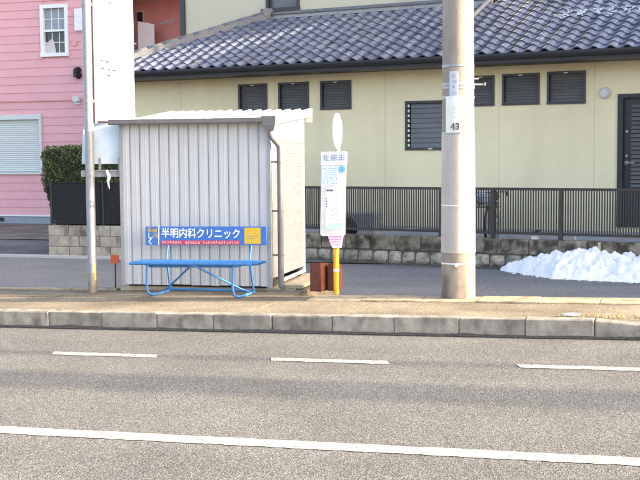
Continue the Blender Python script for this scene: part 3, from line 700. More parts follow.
# sash window
a, b, c, d = pw[0]; f = .05; fr = MB()
fr.box(a - .04, b + .04, Y - .05, Y + .1, d - f, d + .04).box(a - .05, b + .05, Y - .07, Y + .1, c - .04, c + f).box(a - .04, a + f, Y - .05, Y + .1, c + f, d - f).box(b - f, b + .04, Y - .05, Y + .1, c + f, d - f).box(a + f, b - f, Y - .02, Y + .09, (c + d) / 2 - .025, (c + d) / 2 + .025)
sw = part(ph, 'window', fr, 'white')
cw, chh = (b - a - 2 * f) / 3, (d - c - 2 * f - .05) / 2
for up in (0, 1):
    zb = c + f if not up else (c + d) / 2 + .025; yy = Y + .05 if not up else Y + .035
    for i in range(3):
        for j in range(2):
            part(ph, 'pane', MB().box(a + f + cw * i + .006, a + f + cw * (i + 1) - .006, yy, yy + .01, zb + chh / 2 * j + .006, zb + chh / 2 * (j + 1) - .006), 'found' if up else 'glass', sw)
    mu = MB()
    for i in (1, 2): mu.box(a + f + cw * i - .009, a + f + cw * i + .009, yy - .012, yy + .012, zb, zb + chh)
    mu.box(a + f, b - f, yy - .011, yy + .011, zb + chh / 2 - .009, zb + chh / 2 + .009); part(ph, 'glazing_bar', mu, 'white', sw)
part(ph, 'curtain', MB().prism([(a + f, c + f), (a + f + .3, c + f), (a + f + .26, c + .3), (a + f + .2, c + .42), (a + f + .12, c + .36), (a + f, c + .28)], Y + .034, Y + .046), 'curtain', sw)
# roller shutter
a, b, c, d = pw[1]
sh_ = part(ph, 'shutter', MB().box(a - .06, b + .07, Y - .06, Y + .1, d - .02, d + .1).box(b, b + .07, Y - .05, Y + .1, c - .04, d - .02).box(a - .06, a, Y - .05, Y + .1, c - .04, d - .02).box(a, b, Y - .06, Y + .1, c - .06, c - .0), 'shutter')
n = 26
for k in range(n):
    z0 = c + (d - .02 - c) * k / n; z1 = c + (d - .02 - c) * (k + 1) / n
    part(ph, 'shutter_slat', MB().add([(a, Y + .04, z0), (b, Y + .04, z0), (b, Y + .024, (z0 + z1) / 2), (a, Y + .024, (z0 + z1) / 2), (b, Y + .04, z1), (a, Y + .04, z1)], [(0, 1, 2, 3), (3, 2, 4, 5)]), 'shutter', sh_)
# fittings near the corner
fl = part(ph, 'floodlight', MB().box(-14.6, -14.54, Y - .06, Y - .016, 3.6, 3.8).tube([(-14.53, Y - .08, 3.78), (-14.4, Y - .16, 3.75)], [.05, .085], 12).tube([(-14.53, Y - .08, 3.66), (-14.4, Y - .14, 3.62)], [.05, .085], 12), 'black')
part(ph, 'meter_box', MB().cbox(-14.62, -14.44, Y - .12, Y - .016, 2.99, 3.12, .01).tube([(-14.56, Y - .08, 2.99), (-14.5, Y - .1, 2.93), (-14.42, Y - .1, 2.95)], .025, 8), 'shutter')
part(ph, 'bright_panel', MB().cbox(-14.53, -14.3, Y - .09, Y - .012, 4.72, 5.26, .012), 'white')  # white panel standing in for a bright sunlit patch
part(ph, 'junction_box', MB().cbox(-14.62, -14.5, Y - .05, Y - .016, 4.36, 4.48, .008), 'pink')
# roof edge
part(ph, 'roof', MB().add([(X0 - .4, Y - .5, 7.2), (X1 + .4, Y - .5, 7.2), (X1 + .4, 33, 7.2), (X0 - .4, 33, 7.2), (X0 - .4, Y - .5, 7.35), (X1 + .4, Y - .5, 7.35), (X1 + .4, 29, 9), (X0 - .4, 29, 9), (X1 + .4, 33, 7.35), (X0 - .4, 33, 7.35)], [(0, 3, 2, 1), (0, 1, 5, 4), (4, 5, 6, 7), (7, 6, 8, 9), (1, 2, 8, 6, 5), (0, 4, 7, 9, 3)]), 'ridge')
# rear wing with balcony
Yw = 28.0
wg = part(ph, 'wing_wall', wall_holes(MB(), -17, -10.5, 0, 6.6, Yw, [(-14.6, -13.97, 4.4, 5.48), (-16.05, -15.8, 5.0, 5.62)], .15).box(-17, -10.5, Yw + .16, Yw + .3, 0, 6.6), 'salmon')
wd_ = part(ph, 'window', MB().box(-14.62, -14.58, Yw - .02, Yw + .1, 4.38, 5.5).box(-14.0, -13.95, Yw - .02, Yw + .1, 4.38, 5.5).box(-14.58, -14.0, Yw - .02, Yw + .1, 5.46, 5.5).box(-14.58, -14.0, Yw - .02, Yw + .1, 4.38, 4.42), 'soffit', wg)
part(ph, 'pane', MB().box(-14.58, -14.0, Yw + .06, Yw + .08, 4.42, 5.18), 'beige', wd_); part(ph, 'pane', MB().box(-14.58, -14.0, Yw + .06, Yw + .08, 5.182, 5.46), 'stem', wd_)
part(ph, 'pane', MB().box(-16.05, -15.8, Yw + .05, Yw + .07, 5.0, 5.62), 'white', wg)  # white pane imitates sun on a window
part(ph, 'balcony_ceiling', MB().box(-16.5, -11.5, Yw - 1.3, Yw, 5.74, 5.84), 'soffit', wg)
part(ph, 'balcony_floor', MB().box(-16.5, -11.5, Yw - 1.3, Yw, 3.9, 4.05), 'soffit', wg)
part(ph, 'balcony_rail', MB().tube([(-16.4, Yw - 1.2, 4.63), (-13.6, Yw - 1.2, 4.5)], .022, 8), 'white', wg)
part(ph, 'sunlit_patch', MB().prism([(-13.93, 4.1), (-13.46, 4.1), (-13.46, 5.06), (-13.6, 5.1), (-13.93, 5.16)], Yw - .45, Yw - .41), 'white', wg)  # white sheet cut to the shape of a sunlit patch of wall
vg = MB()
for k in range(6): vg.box(-13.5 + .07 * k, -13.455 + .07 * k, Yw - .02, Yw, 5.1 + .012 * k, 5.17 + .012 * k)
part(ph, 'vent_grille', vg, 'curtain', wg)

# ------------------------------------------------------------------ metal shed
SF = Fr((-.559, 12.932, .148), 13)
sh = thing('shed', 'small ribbed white steel shed with lean-to roof behind the blue bench', 'shed', SF, (-.9, .75, 0))
D = 1.58; WX = 1.775; HF0 = 1.9; HB = 2.06
part(sh, 'base_slab', MB().cbox(-WX - .1, .26, .12, D + .15, -.32, .015, .01), 'wood')
part(sh, 'skid', MB().box(-WX + .02, -.02, .1, .2, .015, .075).box(-WX + .02, -.02, D - .2, D - .1, .015, .075), 'black')
fr = MB()
for s in (-WX + .012, -.012 - .04):
    fr.box(s, s + .04, .012, .052, .012, HF0 - .03); fr.box(s, s + .04, D - .05, D - .01, .012, HB - .04)
fr.box(-WX + .052, -.052, .014, .05, .06, .1).box(-WX + .052, -.052, .014, .05, HF0 - .07, HF0 - .032)
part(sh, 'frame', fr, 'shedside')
# front cladding sheets with folded ribs
npn = 15; pwid = WX / npn
for k in range(npn):
    x = -WX + pwid * k; dz = random.uniform(-.006, .006)
    pr = [(x + .001, 0), (x + pwid * .42, .0), (x + pwid * .5, -.003), (x + pwid * .58, 0), (x + pwid * .85, 0), (x + pwid * .88, .012), (x + pwid * .93, .012), (x + pwid * .96, -.004), (x + pwid - .001, -.004)]
    vs = [(a, b, .045 + dz) for a, b in pr] + [(a, b, HF0) for a, b in pr] + [(a, b + .004, .045 + dz) for a, b in pr] + [(a, b + .004, HF0) for a, b in pr]; n = len(pr)
    fs = [(i, i + 1, i + 1 + n, i + n) for i in range(n - 1)] + [(i + 1 + 2 * n, i + 2 * n, i + 3 * n, i + 1 + 3 * n) for i in range(n - 1)] + [(i, i + 2 * n, i + 1 + 2 * n, i + 1) for i in range(n - 1)]
    part(sh, 'cladding_panel', MB().add(vs, fs), 'shed')
def hz(t): return HF0 + (HB - HF0) * t / D
# side cladding: narrow lapped boards on both ends
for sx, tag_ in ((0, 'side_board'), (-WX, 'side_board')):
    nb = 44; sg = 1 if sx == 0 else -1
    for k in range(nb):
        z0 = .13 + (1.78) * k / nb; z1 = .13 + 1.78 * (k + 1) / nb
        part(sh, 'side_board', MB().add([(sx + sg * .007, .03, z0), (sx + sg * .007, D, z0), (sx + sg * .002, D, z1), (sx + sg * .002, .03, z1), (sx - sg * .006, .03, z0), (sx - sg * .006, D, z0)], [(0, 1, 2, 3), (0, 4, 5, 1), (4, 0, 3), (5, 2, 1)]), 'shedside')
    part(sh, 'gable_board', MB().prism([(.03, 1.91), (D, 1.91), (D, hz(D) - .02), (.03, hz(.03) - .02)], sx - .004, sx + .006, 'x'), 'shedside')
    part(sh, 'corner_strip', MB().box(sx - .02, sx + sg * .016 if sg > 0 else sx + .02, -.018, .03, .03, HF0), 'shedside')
part(sh, 'back_panel', MB().box(-WX, 0, D, D + .006, .05, HB - .02), 'shed')
part(sh, 'bottom_rail', MB().box(-.004, .02, .3, D + .01, .05, .085).box(-.005, .014, D - .04, D + .01, .085, HB - .1), 'white')
# ribbed roof sheet
xr0, xr1 = -WX - .07, .09; nr = 15; P = []
for k in range(nr):
    x = xr0 + (xr1 - xr0) * k / nr; q = (xr1 - xr0) / nr
    P += [(x, 0), (x + q * .55, 0), (x + q * .65, .022), (x + q * .9, .022)]
P.append((xr1, 0)); n = len(P)
ya, yb = -.11, D + .1
def rzz(t, h): return hz(t) + .012 + h
vs = [(x, ya, rzz(ya, h)) for x, h in P] + [(x, yb, rzz(yb, h)) for x, h in P] + [(x, ya, rzz(ya, h) - .005) for x, h in P] + [(x, yb, rzz(yb, h) - .005) for x, h in P]
part(sh, 'roof', MB().add(vs, [(i, i + 1, i + 1 + n, i + n) for i in range(n - 1)] + [(i + 2 * n, i + 3 * n, i + 1 + 3 * n, i + 1 + 2 * n) for i in range(n - 1)] + [(i, i + 2 * n, i + 2 * n + 1, i + 1) for i in range(n - 1)]), 'shedroof')
part(sh, 'verge_trim', MB().prism([(ya + .02, rzz(ya, .024)), (yb, rzz(yb, .024)), (yb, rzz(yb, -.075)), (ya + .02, rzz(ya, -.03))], .082, .1, 'x'), 'white')
part(sh, 'verge_trim', MB().box(.012, .095, yb - .02, yb, rzz(yb, -.15), rzz(yb, -.02)), 'white')
# gutter, hopper, downpipe
gm = MB(); gp = [(-.165, 1.945), (-.165, 1.9), (-.15, 1.884), (-.1, 1.884), (-.085, 1.9), (-.085, 1.945), (-.093, 1.945), (-.093, 1.904), (-.105, 1.893), (-.145, 1.893), (-.157, 1.904), (-.157, 1.945)]
gm.prism(gp, -WX - .09, .0, 'x'); gu = part(sh, 'gutter', gm, 'gutter')
part(sh, 'hopper', MB().add([(-.05, -.17, 1.96), (.12, -.17, 1.96), (.12, -.03, 1.96), (-.05, -.03, 1.96), (-.035, -.16, 1.86), (.11, -.16, 1.86), (.11, -.04, 1.86), (-.035, -.04, 1.86), (0, -.14, 1.8), (.085, -.14, 1.8), (.085, -.055, 1.8), (0, -.055, 1.8)],
     [(0, 1, 2, 3), (0, 4, 5, 1), (1, 5, 6, 2), (2, 6, 7, 3), (3, 7, 4, 0), (4, 8, 9, 5), (5, 9, 10, 6), (6, 10, 11, 7), (7, 11, 8, 4), (8, 11, 10, 9)]), 'pipe', gu)
part(sh, 'downpipe', MB().tube([(.04, -.098, 1.82), (.04, -.098, 1.76), (.05, -.09, 1.73), (.09, .0, 1.66), (.105, .03, 1.63), (.11, .035, 1.58), (.11, .035, .1), (.115, .03, .05), (.15, -.01, .03)], .034, 12), 'pipe')
for z in (1.45, .9, .4): part(sh, 'pipe_clip', MB().tube([(.11, .035, z - .012), (.11, .035, z + .012)], .041, 12).box(.0, .11, .03, .042, z - .01, z + .01), 'gutter')
# short timber offcut beside the shed corner
wc = thing('timber_board', 'pale timber board lying by the shed corner near the bus stop', 'board', SF, (.16, .5, .0))
part(wc, 'plank', MB().cbox(.12, .34, .12, 1.2, .012, .055, .006), 'wood')

# ------------------------------------------------------------------ blue bench with advertising back
BF = Fr((-1.874, 12.559, .126), 15.5, .019)
bn = thing('bench', 'blue tubular steel bench with an advertising board for its backrest', 'bench', BF, (.5, .25, .0))
for k in range(6):
    y = -.02 + .062 * k; mbp = MB().tube([(-.228, y, .365), (1.2 + (.05 if k % 2 else 0), y, .38)], .017, 12, True)
    part(bn, 'seat_pipe', mbp, 'bench')
    part(bn, 'pipe_end', MB().tube([(1.2 + (.05 if k % 2 else 0), y, .38), (1.202 + (.05 if k % 2 else 0), y, .38)], .013, 10), 'black')
def side_frame(x):
    g = MB()
    g.tube([(x - .03, 0, .345), (x - .03, -.0, .33), (x - .035, 0, .09), (x - .02, .0, .045), (x + .0, .03, .022), (x + .03, .09, .02), (x + .05, .44, .02), (x + .045, .485, .03), (x + .03, .5, .06), (x + .005, .48, .32), (x - .0, .475, .36)], .014, 10)
    g.tube([(x - .0, .475, .34), (x - .005, .5, .44), (x - .005, .53, .5), (x - .005, .532, .735)], .013, 10)
    g.tube([(x - .03, 0, .345), (x - .01, .2, .345), (x, .47, .345)], .015, 10)
    return g
for x in (0., 1.0): part(bn, 'side_frame', side_frame(x), 'bench')
for q in (-1, 1):
    x = .5 + q * .515; part(bn, 'brace', MB().tube([(.5, .02, .345), (.5 + q * .04, .03, .335), (x - q * .06, .38, .05), (x, .42, .03)], .012, 10), 'bench')
part(bn, 'cross_bar', MB().tube([(.04, .43, .035), (1.04, .43, .04)], .014, 10), 'bench')
part(bn, 'seat_support', MB().tube([(-.03, .06, .33), (.97, .06, .345)], .014, 8).tube([(-.02, .3, .33), (.98, .3, .345)], .014, 8), 'bench')
bd = part(bn, 'backrest', MB().prism([(-.262, .526), (1.196, .546), (1.19, .752), (-.258, .738)], .492, .502), 'signblue')
part(bn, 'board_frame', MB().box(-.25, 1.18, .502, .517, .56, .58).box(-.25, 1.18, .502, .517, .7, .72), 'bench')
y = .4895
ym = .49
part(bn, 'red_strip', MB().prism([(-.065, .535), (.88, .547), (.88, .594), (-.065, .582)], ym - .0015, ym + .002), 'red', bd)
part(bn, 'yellow_panel', MB().prism([(.935, .557), (1.125, .56), (1.125, .739), (.935, .736)], ym - .0015, ym + .002), 'signyellow', bd)
part(bn, 'white_stripe', MB().prism([(-.105, .534), (-.092, .534), (-.086, .742), (-.099, .742)], ym - .0015, ym + .002), 'white', bd)
text(bd, '半明内科クリニック', .118, (.415, ym - .002, .66), 'white', .001, sx=.9, bold=.0022, org=bn)
text(bd, 'し', .075, (-.2, ym - .002, .628), 'white', .001, bold=.002, org=bn); text(bd, 'く', .075, (-.2, ym - .002, .562), 'white', .001, bold=.002, org=bn)
mk = MB()
def glyph_marks(mb, x0, z0, wd, ht, y, n=6):
    for k in range(n):
        if random.random() < .5:
            z = z0 + ht * random.random(); mb.box(x0 + wd * .05, x0 + wd * random.uniform(.6, .95), y - .001, y, z, z + ht * .1)
        else:
            x = x0 + wd * random.random() * .9; mb.box(x, x + wd * .11, y - .001, y, z0 + ht * .05, z0 + ht * random.uniform(.6, .95))
glyph_marks(mk, -.235, .672, .07, .055, ym, 8); glyph_marks(mk, -.165, .672, .055, .055, ym, 8); glyph_marks(mk, -.165, .61, .055, .05, ym, 8)
part(bn, 'small_print', mk, 'signyellow', bd, 'stuff')
mk = MB()
for k in range(30):
    if k in (8, 15): continue
    glyph_marks(mk, -.055 + .031 * k, .543 + .0004 * k, .023, .03, ym - .0016, 5)
part(bn, 'small_print', mk, 'white', bd, 'stuff')
mk = MB()
for k in range(2): mk.box(.96, 1.1 - .05 * k, ym - .0026, ym - .0016, .64 - .025 * k, .648 - .025 * k)
part(bn, 'small_print', mk, 'edging', bd, 'stuff')

# ------------------------------------------------------------------ bus stop sign
UF = Fr((.17, 12.48, .164), 8)
us = thing('bus_stop_sign', 'bus stop post with white timetable board, round disc on top and yellow foot', 'bus stop', UF, (0, 0, 0))
part(us, 'post', MB().tube([(0, .03, -.01), (0, .03, .2), (.003, .03, .52)], .032, 14), 'yellowpole')
part(us, 'post_band', MB().tube([(.001, .03, .24), (.001, .03, .27)], .034, 14), 'plate')
part(us, 'upper_post', MB().tube([(.003, .03, .52), (.02, .03, 1.56)], .022, 12), 'steel')
def rrect(x0, x1, z0, z1, r, n=5):
    P = []
    for cx, cz, a0 in ((x1 - r, z0 + r, -90), (x1 - r, z1 - r, 0), (x0 + r, z1 - r, 90), (x0 + r, z0 + r, 180)):
        P += [(cx + r * cos(radians(a0 + 90 * k / n)), cz + r * sin(radians(a0 + 90 * k / n))) for k in range(n + 1)]
    return P
brd = part(us, 'board', MB().prism([(x + (z - .63) * .022, z) for x, z in rrect(-.168, .105, .63, 1.41, .028)], -.012, .008), 'board')
part(us, 'header', MB().prism([(x + (z - .63) * .022, z) for x, z in rrect(-.172, .112, 1.4, 1.545, .015)], -.018, .01), 'paper')
part(us, 'skirt', MB().prism([(-.085, .634), (.085, .634), (.062, .5), (-.035, .5)], -.016, .004), 'white')
text(us, '佐', .074, (-.092, -.0195, 1.476), 'inkblue', .001, org=us); text(us, '原', .074, (-.008, -.0195, 1.476), 'inkblue', .001, org=us); text(us, '田', .074, (.074, -.0195, 1.476), 'inkblue', .001, org=us)
part(us, 'timetable', MB().prism([(-.145, 1.175), (.028, 1.175), (.036, 1.39), (-.142, 1.39)], -.0155, -.012), 'paperblue')
part(us, 'timetable', MB().prism([(-.11, .72), (.05, .72), (.055, 1.15), (-.105, 1.15)], -.0155, -.012), 'paper')
mk = MB()
for k in range(9):
    z = 1.2 + k * .02
    for x in range(8):
        if random.random() < .85: mk.box(-.13 + x * .02, -.13 + x * .02 + random.uniform(.006, .016), -.0165, -.0155, z, z + .006)
part(us, 'print', mk, 'inkblue', None, 'stuff')
mk = MB(); mk.box(-.095, -.02, -.0165, -.0155, 1.115, 1.135)
for k in range(4): mk.box(-.098, -.088, -.0165, -.0155, 1.03 - k * .028, 1.045 - k * .028)
part(us, 'print', mk, 'ink', None, 'stuff')
mk = MB()
for k in range(17):
    z = .80 + k * .018
    for x in range(7):
        if random.random() < .6: mk.box(-.075 + x * .017, -.075 + x * .017 + random.uniform(.004, .012), -.0165, -.0155, z, z + .004)
part(us, 'print', mk, 'inkblue', None, 'stuff')
part(us, 'route_notice', MB().prism([(-.11, .70), (.07, .705), (.072, .775), (-.02, .775), (-.11, .75)], -.0175, -.0156), 'mint')
bdg = part(us, 'badge', MB().disc((.078, 1.355), .036, -.016, -.012, 24), 'badge')
part(us, 'badge_mark', MB().disc((.082, 1.366), .009, -.018, -.016, 12).box(.074, .09, -.0175, -.016, 1.335, 1.358), 'inkblue', bdg)
mk = MB()
for k, (a, b) in enumerate(((-.075, .07), (-.072, .066), (-.066, .06), (-.06, .055))): mk.box(a, b, -.0175, -.016, .614 - k * .026, .624 - k * .026 + (.006 if k == 0 else 0))
part(us, 'print', mk, 'pinkink', None, 'stuff')
# round plate on top, turned towards the traffic
dm = MB(); ang = radians(83); n = 30; cx, cz, R = .024, 1.765, .193; vs = []
for q, off in ((1, -.006), (1, .006)):
    for k in range(n):
        a = 2 * pi * k / n; lx, lz = R * cos(a), R * sin(a); vs.append((cx + lx * cos(ang) - off * sin(ang), .03 + lx * sin(ang) + off * cos(ang), cz + lz))
dm.add(vs, [tuple(range(n)), tuple(range(2 * n - 1, n - 1, -1))] + [(k, (k + 1) % n, (k + 1) % n + n, k + n) for k in range(n)])
dsc = part(us, 'disc', dm, 'white', label='round white disc turned edge-on')
part(us, 'disc_bracket', MB().tube([(.02, .03, 1.54), (.04, .03, 1.56), (.03, .03, 1.6), (.024, .035, 1.66)], .014, 8), 'white', dsc)

UB = Fr(UF.w((-.1, .2, 0)), 26)
# brown boxes behind the sign post
for i, (x0, x1, y0, y1, h, lab) in enumerate(((-.19, -.06, -.1, .16, .325, 'rust-brown open metal bin with sunlit side beside the shed'), (-.03, .055, .02, .24, .31, 'rust-brown open metal bin behind the yellow sign post'))):
    g = thing('metal_bin', lab, 'bin', UB, ((x0 + x1) / 2, (y0 + y1) / 2, -.0), 'brown bins by the bus stop')
    th_ = .006; r = random.uniform
    part(g, 'front_panel', MB().prism([(x0, 0), (x1 + .01, 0), (x1, h), (x0 + .004, h - .01)], y0, y0 + th_), 'brown')
    part(g, 'side_panel', MB().prism([(y0 + th_, .0), (y1, .0), (y1 - .02, h - .03), (y0 + th_, h)], x1 - th_, x1, 'x'), 'brown')
    part(g, 'side_panel', MB().prism([(y0 + th_, .0), (y1, .0), (y1 - .02, h - .03), (y0 + th_, h - .01)], x0 + .002, x0 + .002 + th_, 'x'), 'brown')
    part(g, 'back_panel', MB().box(x0 + .01, x1 - th_ - .001, y1 - .03, y1 - .024, 0, h - .04), 'brown')
    part(g, 'bottom', MB().box(x0 + .01, x1 - .008, y0 + .008, y1 - .032, .004, .012), 'brown')

# ------------------------------------------------------------------ utility pole
PO = Fr((1.438, 11.887, .15), 0)
up_ = thing('utility_pole', 'thick round concrete utility pole with pale sleeve and number plates', 'utility pole', PO, (0, 0, 0))
def rp_(z): return .177 - z / 150
def seg(z0, z1, ex, n=40, k=2):
    g = MB(); g.tube([(-.004 - .002 * (z0 + (z1 - z0) * i / k), 0, z0 + (z1 - z0) * i / k) for i in range(k + 1)], [rp_(z0 + (z1 - z0) * i / k) + ex for i in range(k + 1)], n); return g
part(up_, 'base_section', seg(-.3, .53, 0), 'polelow'); part(up_, 'sleeve', seg(.53, 1.73, .004), 'sleeve'); part(up_, 'shaft', seg(1.73, 10.5, 0, k=6), 'pole')
for z, r, h in ((.53, .007, .02), (.40, .003, .007), (1.19, .006, .012), (1.0, .0055, .006), (1.735, .005, .012), (2.1, .005, .012), (2.2, .006, .014), (2.235, .006, .014), (2.42, .005, .012)):
    part(up_, 'steel_band', seg(z - h, z + h, r), 'steel' if z > 1.6 else ('plate' if h < .008 else 'sleeve'))
part(up_, 'bolt', MB().disc((-.045, .39), .018, -.192, -.165, 16).disc((-.045, .39), .008, -.2, -.192, 12), 'plate')
# plates bent round the shaft
def bent(x0, x1, z0, z1, ex, th_=.004, n=8):
    g = MB(); vs = []
    for z in (z0, z1):
        R = rp_(z) + ex; R2 = R + th_
        for i in range(n + 1):
            a = math.asin(max(-1, min(1, (x0 + (x1 - x0) * i / n) / R))); vs.append((R * sin(a) - .004, -R * cos(a), z))
        for i in range(n, -1, -1):
            a = math.asin(max(-1, min(1, (x0 + (x1 - x0) * i / n) / R))); vs.append((R2 * sin(a) - .004, -R2 * cos(a), z))
    m_ = 2 * n + 2
    g.add(vs, [(i, (i + 1) % m_, (i + 1) % m_ + m_, i + m_) for i in range(m_)] + [(i, i + 1, m_ - 2 - i, m_ - 1 - i) for i in range(n)] + [(m_ + m_ - 1 - i, m_ + m_ - 2 - i, m_ + i + 1, m_ + i) for i in range(n)])
    return g
part(up_, 'name_plate', bent(-.105, -.02, 2.11, 2.36, .008), 'platepale'); pl = part(up_, 'number_plate', bent(-.138, .018, 1.74, 2.11, .008), 'plate')
text(up_, '43', .1, (-.062, -.1865, 1.8), 'black', .005, org=up_)
mk = MB()
for k in range(4): glyph_marks(mk, -.088, 2.13 + .055 * k, .045, .045, -.1765, 6)
part(up_, 'print', mk, 'inkblue', None, 'stuff')
mk = MB()
for k in range(4): glyph_marks(mk, -.085, 1.89 + .04 * k, .035, .034, -.1835, 5)
part(up_, 'print', mk, 'found', None, 'stuff')
part(up_, 'step_bolt', MB().tube([(.15, .02, 2.235), (.27, .03, 2.235)], .01, 8).tube([(.265, .03, 2.235), (.28, .03, 2.235)], .02, 10), 'steel')
part(up_, 'step_bolt', MB().tube([(.15, -.02, 2.29), (.2, -.02, 2.29)], .01, 8), 'steel')
part(up_, 'crossarm', MB().box(-.06, .06, -1.6, .25, 7.0, 7.09).box(-.05, .05, -.25, .25, 8.4, 8.48), 'steel')
# overhead cables along the road, with the next pole at either end
def cable(name, lab, t, h, r, sag, grp=None):
    mbc = MB(); pts = []
    for i in range(25):
        s = -34 + 68 * i / 24; q = ((s + 34) % 34) / 34 if i < 24 else 1
        q = (s - 1.0) / 35 ; pts.append(RF.o + RF.u * s + RF.v * t + Vector((0, 0, h + .019 * s - sag * (1 - (abs(q) * 2 - 1) ** 2))))
    o = bpy.data.objects.new(name, mbc.tube(pts, r, 8, False).mesh(name, M['cable'])); C.objects.link(o); tag(o, lab, 'cable', grp); return o
cable('overhead_cable', 'thin black overhead cable strung along the road above the pavement', 1.45, 7.25, .055, .12)
for k in range(4): cable('overhead_cable', 'thick black overhead cable in the bundle strung above the kerb', 0.02 + .17 * k, 7.1 + .03 * k, .052, .15, 'overhead cable bundle')

# ------------------------------------------------------------------ slim sign post at the left
LF = Fr((-2.65, 13.306, .108), 0)
sp = thing('sign_post', 'slim galvanised steel post with a stained foot left of the shed', 'post', LF, (0, 0, 0))
part(sp, 'tube', MB().tube([(0, 0, -.05), (0, 0, 4.6)], .051, 20), 'steel'); part(sp, 'dirt_collar', MB().tube([(0, 0, -.05), (0, 0, .22)], .0525, 20), 'polelow')
part(sp, 'yellow_sticker', MB().add([(.0535 * sin(a), -.0535 * cos(a), z) for z in (.14, .33) for a in (.75, .87, 1.0, 1.12)], [(i, i + 1, i + 5, i + 4) for i in range(3)]), 'signyellow')
part(sp, 'cap', MB().tube([(0, 0, 4.6), (0, 0, 4.63)], [.055, .03], 16), 'steel')
part(sp, 'bolt', MB().disc((.02, 1.02), .012, -.06, -.045, 10), 'white')
# tall white panel, turned to the right so that the sun strikes it
PA = radians(34)
def pl_(x, y, z, lean=.012): # panel-local to frame
    return (.075 + x * cos(PA) - y * sin(PA), .02 + x * sin(PA) + y * cos(PA), z)
tp = thing('advertising_sign', 'tall sunlit white sign panel with faint small marks fixed to the slim post', 'sign', LF, (.3, 0, 2.0))
def pbox(x0, x1, y0, y1, z0, z1):
    m_ = MB().box(x0, x1, y0, y1, z0, z1); m_.v = [pl_(*v) for v in m_.v]; return m_
WPN = .49
part(tp, 'face', pbox(.015, WPN, -.01, .01, 2.03, 4.2), 'white')
part(tp, 'frame', pbox(-.015, .013, -.02, .02, 1.95, 4.22), 'pipe'); part(tp, 'frame', pbox(.015, WPN, -.016, .016, 1.975, 2.028), 'white')
for z in (2.2, 3.3, 4.0): part(tp, 'clamp', MB().tube([(0, 0, z - .02), (0, 0, z + .02)], .057, 16).box(0, .08, -.01, .03, z - .02, z + .02), 'steel')
mk = MB()
for x, z, l_ in ((.07, 2.655, .04), (.13, 2.645, .05), (.07, 2.57, .05), (.16, 2.555, .03), (.21, 2.55, .06), (.14, 2.49, .06), (.18, 3.32, .04)):
    q = pbox(x, x + l_, -.0135, -.0105, z, z + .022); mk.v += [v for v in q.v] if False else []; mk.add(q.v, q.f)
part(tp, 'print', mk, 'black', None, 'stuff')
# lower plain sign seen from its back
bp2 = thing('road_sign', 'pale blue-grey sign back clamped low on the slim post above a crossbar', 'sign', LF, (.15, .1, 1.45))
def curved(x0, x1, z0, z1):
    g = MB(); vs = []; n = 10
    for dy in (0, .006):
        for j in range(n + 1):
            q = j / n; z = z0 + (z1 - z0) * q; y = .08 + dy + .09 * (q ** 3)
            vs += [(x0 - .02 + .02 * q, y, z), (x1, y, z)]
    m_ = 2 * (n + 1)
    g.add(vs, [(2 * j, 2 * j + 1, 2 * j + 3, 2 * j + 2) for j in range(n)] + [(m_ + 2 * j, m_ + 2 * j + 2, m_ + 2 * j + 3, m_ + 2 * j + 1) for j in range(n)] + [(2 * j, 2 * j + 2, m_ + 2 * j + 2, m_ + 2 * j) for j in range(n)] + [(2 * j + 1, m_ + 2 * j + 1, m_ + 2 * j + 3, 2 * j + 3) for j in range(n)] + [(0, m_, m_ + 1, 1), (2 * n, 2 * n + 1, m_ + 2 * n + 1, m_ + 2 * n)])
    return g
part(bp2, 'panel', curved(-.09, .385, 1.48, 1.955), 'steelblue')
part(bp2, 'crossbar', MB().box(-.1, .39, .06, .076, 1.33, 1.41).box(-.1, .39, .04, .06, 1.395, 1.41), 'steel')
for x in (.1, .33): part(bp2, 'bracket', MB().box(x - .015, x + .015, .076, .084, 1.34, 1.55), 'steel')
part(bp2, 'clamp', MB().tube([(0, 0, 1.335), (0, 0, 1.405)], .058, 16).box(-.1, -.05, -.02, .06, 1.335, 1.405), 'steel')
rg = thing('white_rag', 'small white rag tied to the crossbar of the sign post', 'rag', LF, (.2, .05, 1.25))
part(rg, 'cloth', MB().tube([(.185, .03, 1.41), (.2, .028, 1.37), (.215, .03, 1.33), (.2, .03, 1.28), (.205, .032, 1.24), (.215, .03, 1.19)], [.012, .02, .024, .016, .012, .004], 9), 'white')
# marker stake
sk = thing('marker_stake', 'thin stake with a bright orange reflector top beside the shed', 'stake', Fr((-2.441, 13.62, .095), 0), (0, 0, 0))
part(sk, 'stick', MB().tube([(0, 0, -.05), (.004, 0, .33)], .009, 8), 'brown')
part(sk, 'reflector', MB().prism([(-.05, .31), (.045, .312), (.05, .36), (.046, .4), (.03, .414), (.008, .405), (-.012, .416), (-.04, .41), (-.052, .385)], -.015, .015), 'orange')
part(sk, 'foot_plate', MB().box(-.11, .1, -.05, .05, -.012, .006), 'brown')

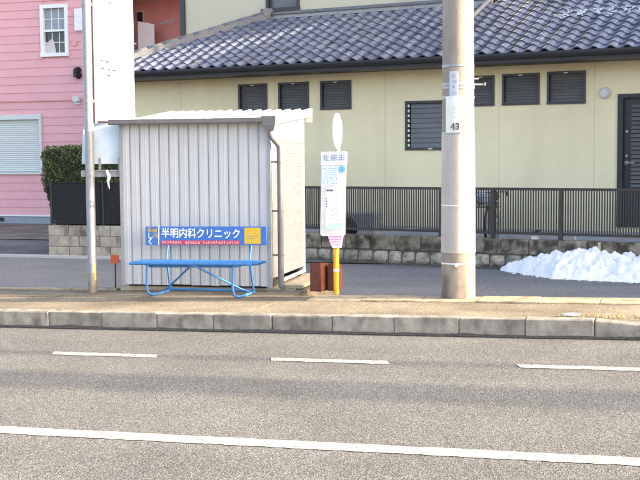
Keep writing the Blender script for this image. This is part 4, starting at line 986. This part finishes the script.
# ------------------------------------------------------------------ unseen buildings added beyond the right edge to shade the side road and tiled roof
RU = Fr(O0, 17)
def shade_block(name, label, s0, s1, t0, t1, h, m, flat=True):
    g = thing(name, label, 'house', RU, ((s0 + s1) / 2, t0, -.14))
    hol = [(s0 + 1.2 + 3 * k, s0 + 2.6 + 3 * k, 1.0, 2.1) for k in range(int((s1 - s0 - 2) / 3))] + ([(s0 + 1.2 + 3 * k, s0 + 2.6 + 3 * k, 4, 5.2) for k in range(int((s1 - s0 - 2) / 3))] if h > 6 else [])
    mb = wall_holes(MB(), s0, s1, -.5, h, t0, hol, .12)
    mb.add([(s0, t0, -.5), (s0, t1, -.5), (s0, t1, h), (s0, t0, h), (s1, t0, -.5), (s1, t1, -.5), (s1, t1, h), (s1, t0, h)], [(0, 3, 2, 1), (4, 5, 6, 7), (1, 2, 6, 5)])
    part(g, 'wall', mb, m)
    for a, b, c, d in hol:
        wn = part(g, 'window', MB().box(a, b, t0 - .02, t0 + .1, d - .05, d).box(a, b, t0 - .02, t0 + .1, c, c + .05).box(a, a + .05, t0 - .018, t0 + .1, c + .05, d - .05).box(b - .05, b, t0 - .018, t0 + .1, c + .05, d - .05), 'dark')
        part(g, 'pane', MB().box(a + .05, b - .05, t0 + .06, t0 + .07, c + .05, d - .05), 'glass', wn)
    part(g, 'roof', MB().box(s0 - .1, s1 + .1, t0 - .1, t1 + .1, h, h + .15), 'ridge')
shade_block('low_shade_block', 'low plain block added out of view to shade the side road', 8.5, 17, 4.6, 5.3, 3.5, 'oldwood')
shade_block('house', 'plain two-storey block added out of view to shade the left of the side road', 8.5, 16.9, 5.5, 9.6, 6.3, 'oldwood')
shade_block('house', 'tall plain flat-roofed block added out of view to shade the side road', 17.3, 42, 4.6, 14, 7.8, 'oldwood')
shade_block('house', 'tall plain flat-roofed block added out of view to shade the tiled roof', 9.5, 24, 10.2, 17, 8.2, 'oldwood')

# crumpled paper by the kerb
lt = thing('litter', 'crumpled scrap of white paper on the pavement by the kerb', 'litter', RF, (2.3, .27, .155))
lm_ = MB(); vs = []; n = 10
for j in range(6):
    for k in range(n):
        a = 2 * pi * k / n; q = j / 5; r = .05 * sin(pi * (.1 + .8 * q)) * (1 + random.uniform(-.35, .35)); vs.append((2.3 + 1.5 * r * cos(a), .27 + r * sin(a), .157 + .035 * q))
lm_.add(vs, [(j * n + k, j * n + (k + 1) % n, (j + 1) * n + (k + 1) % n, (j + 1) * n + k) for j in range(5) for k in range(n)] + [tuple(range(n))[::-1], tuple(range(5 * n, 6 * n))])
part(lt, 'paper', lm_, 'white')
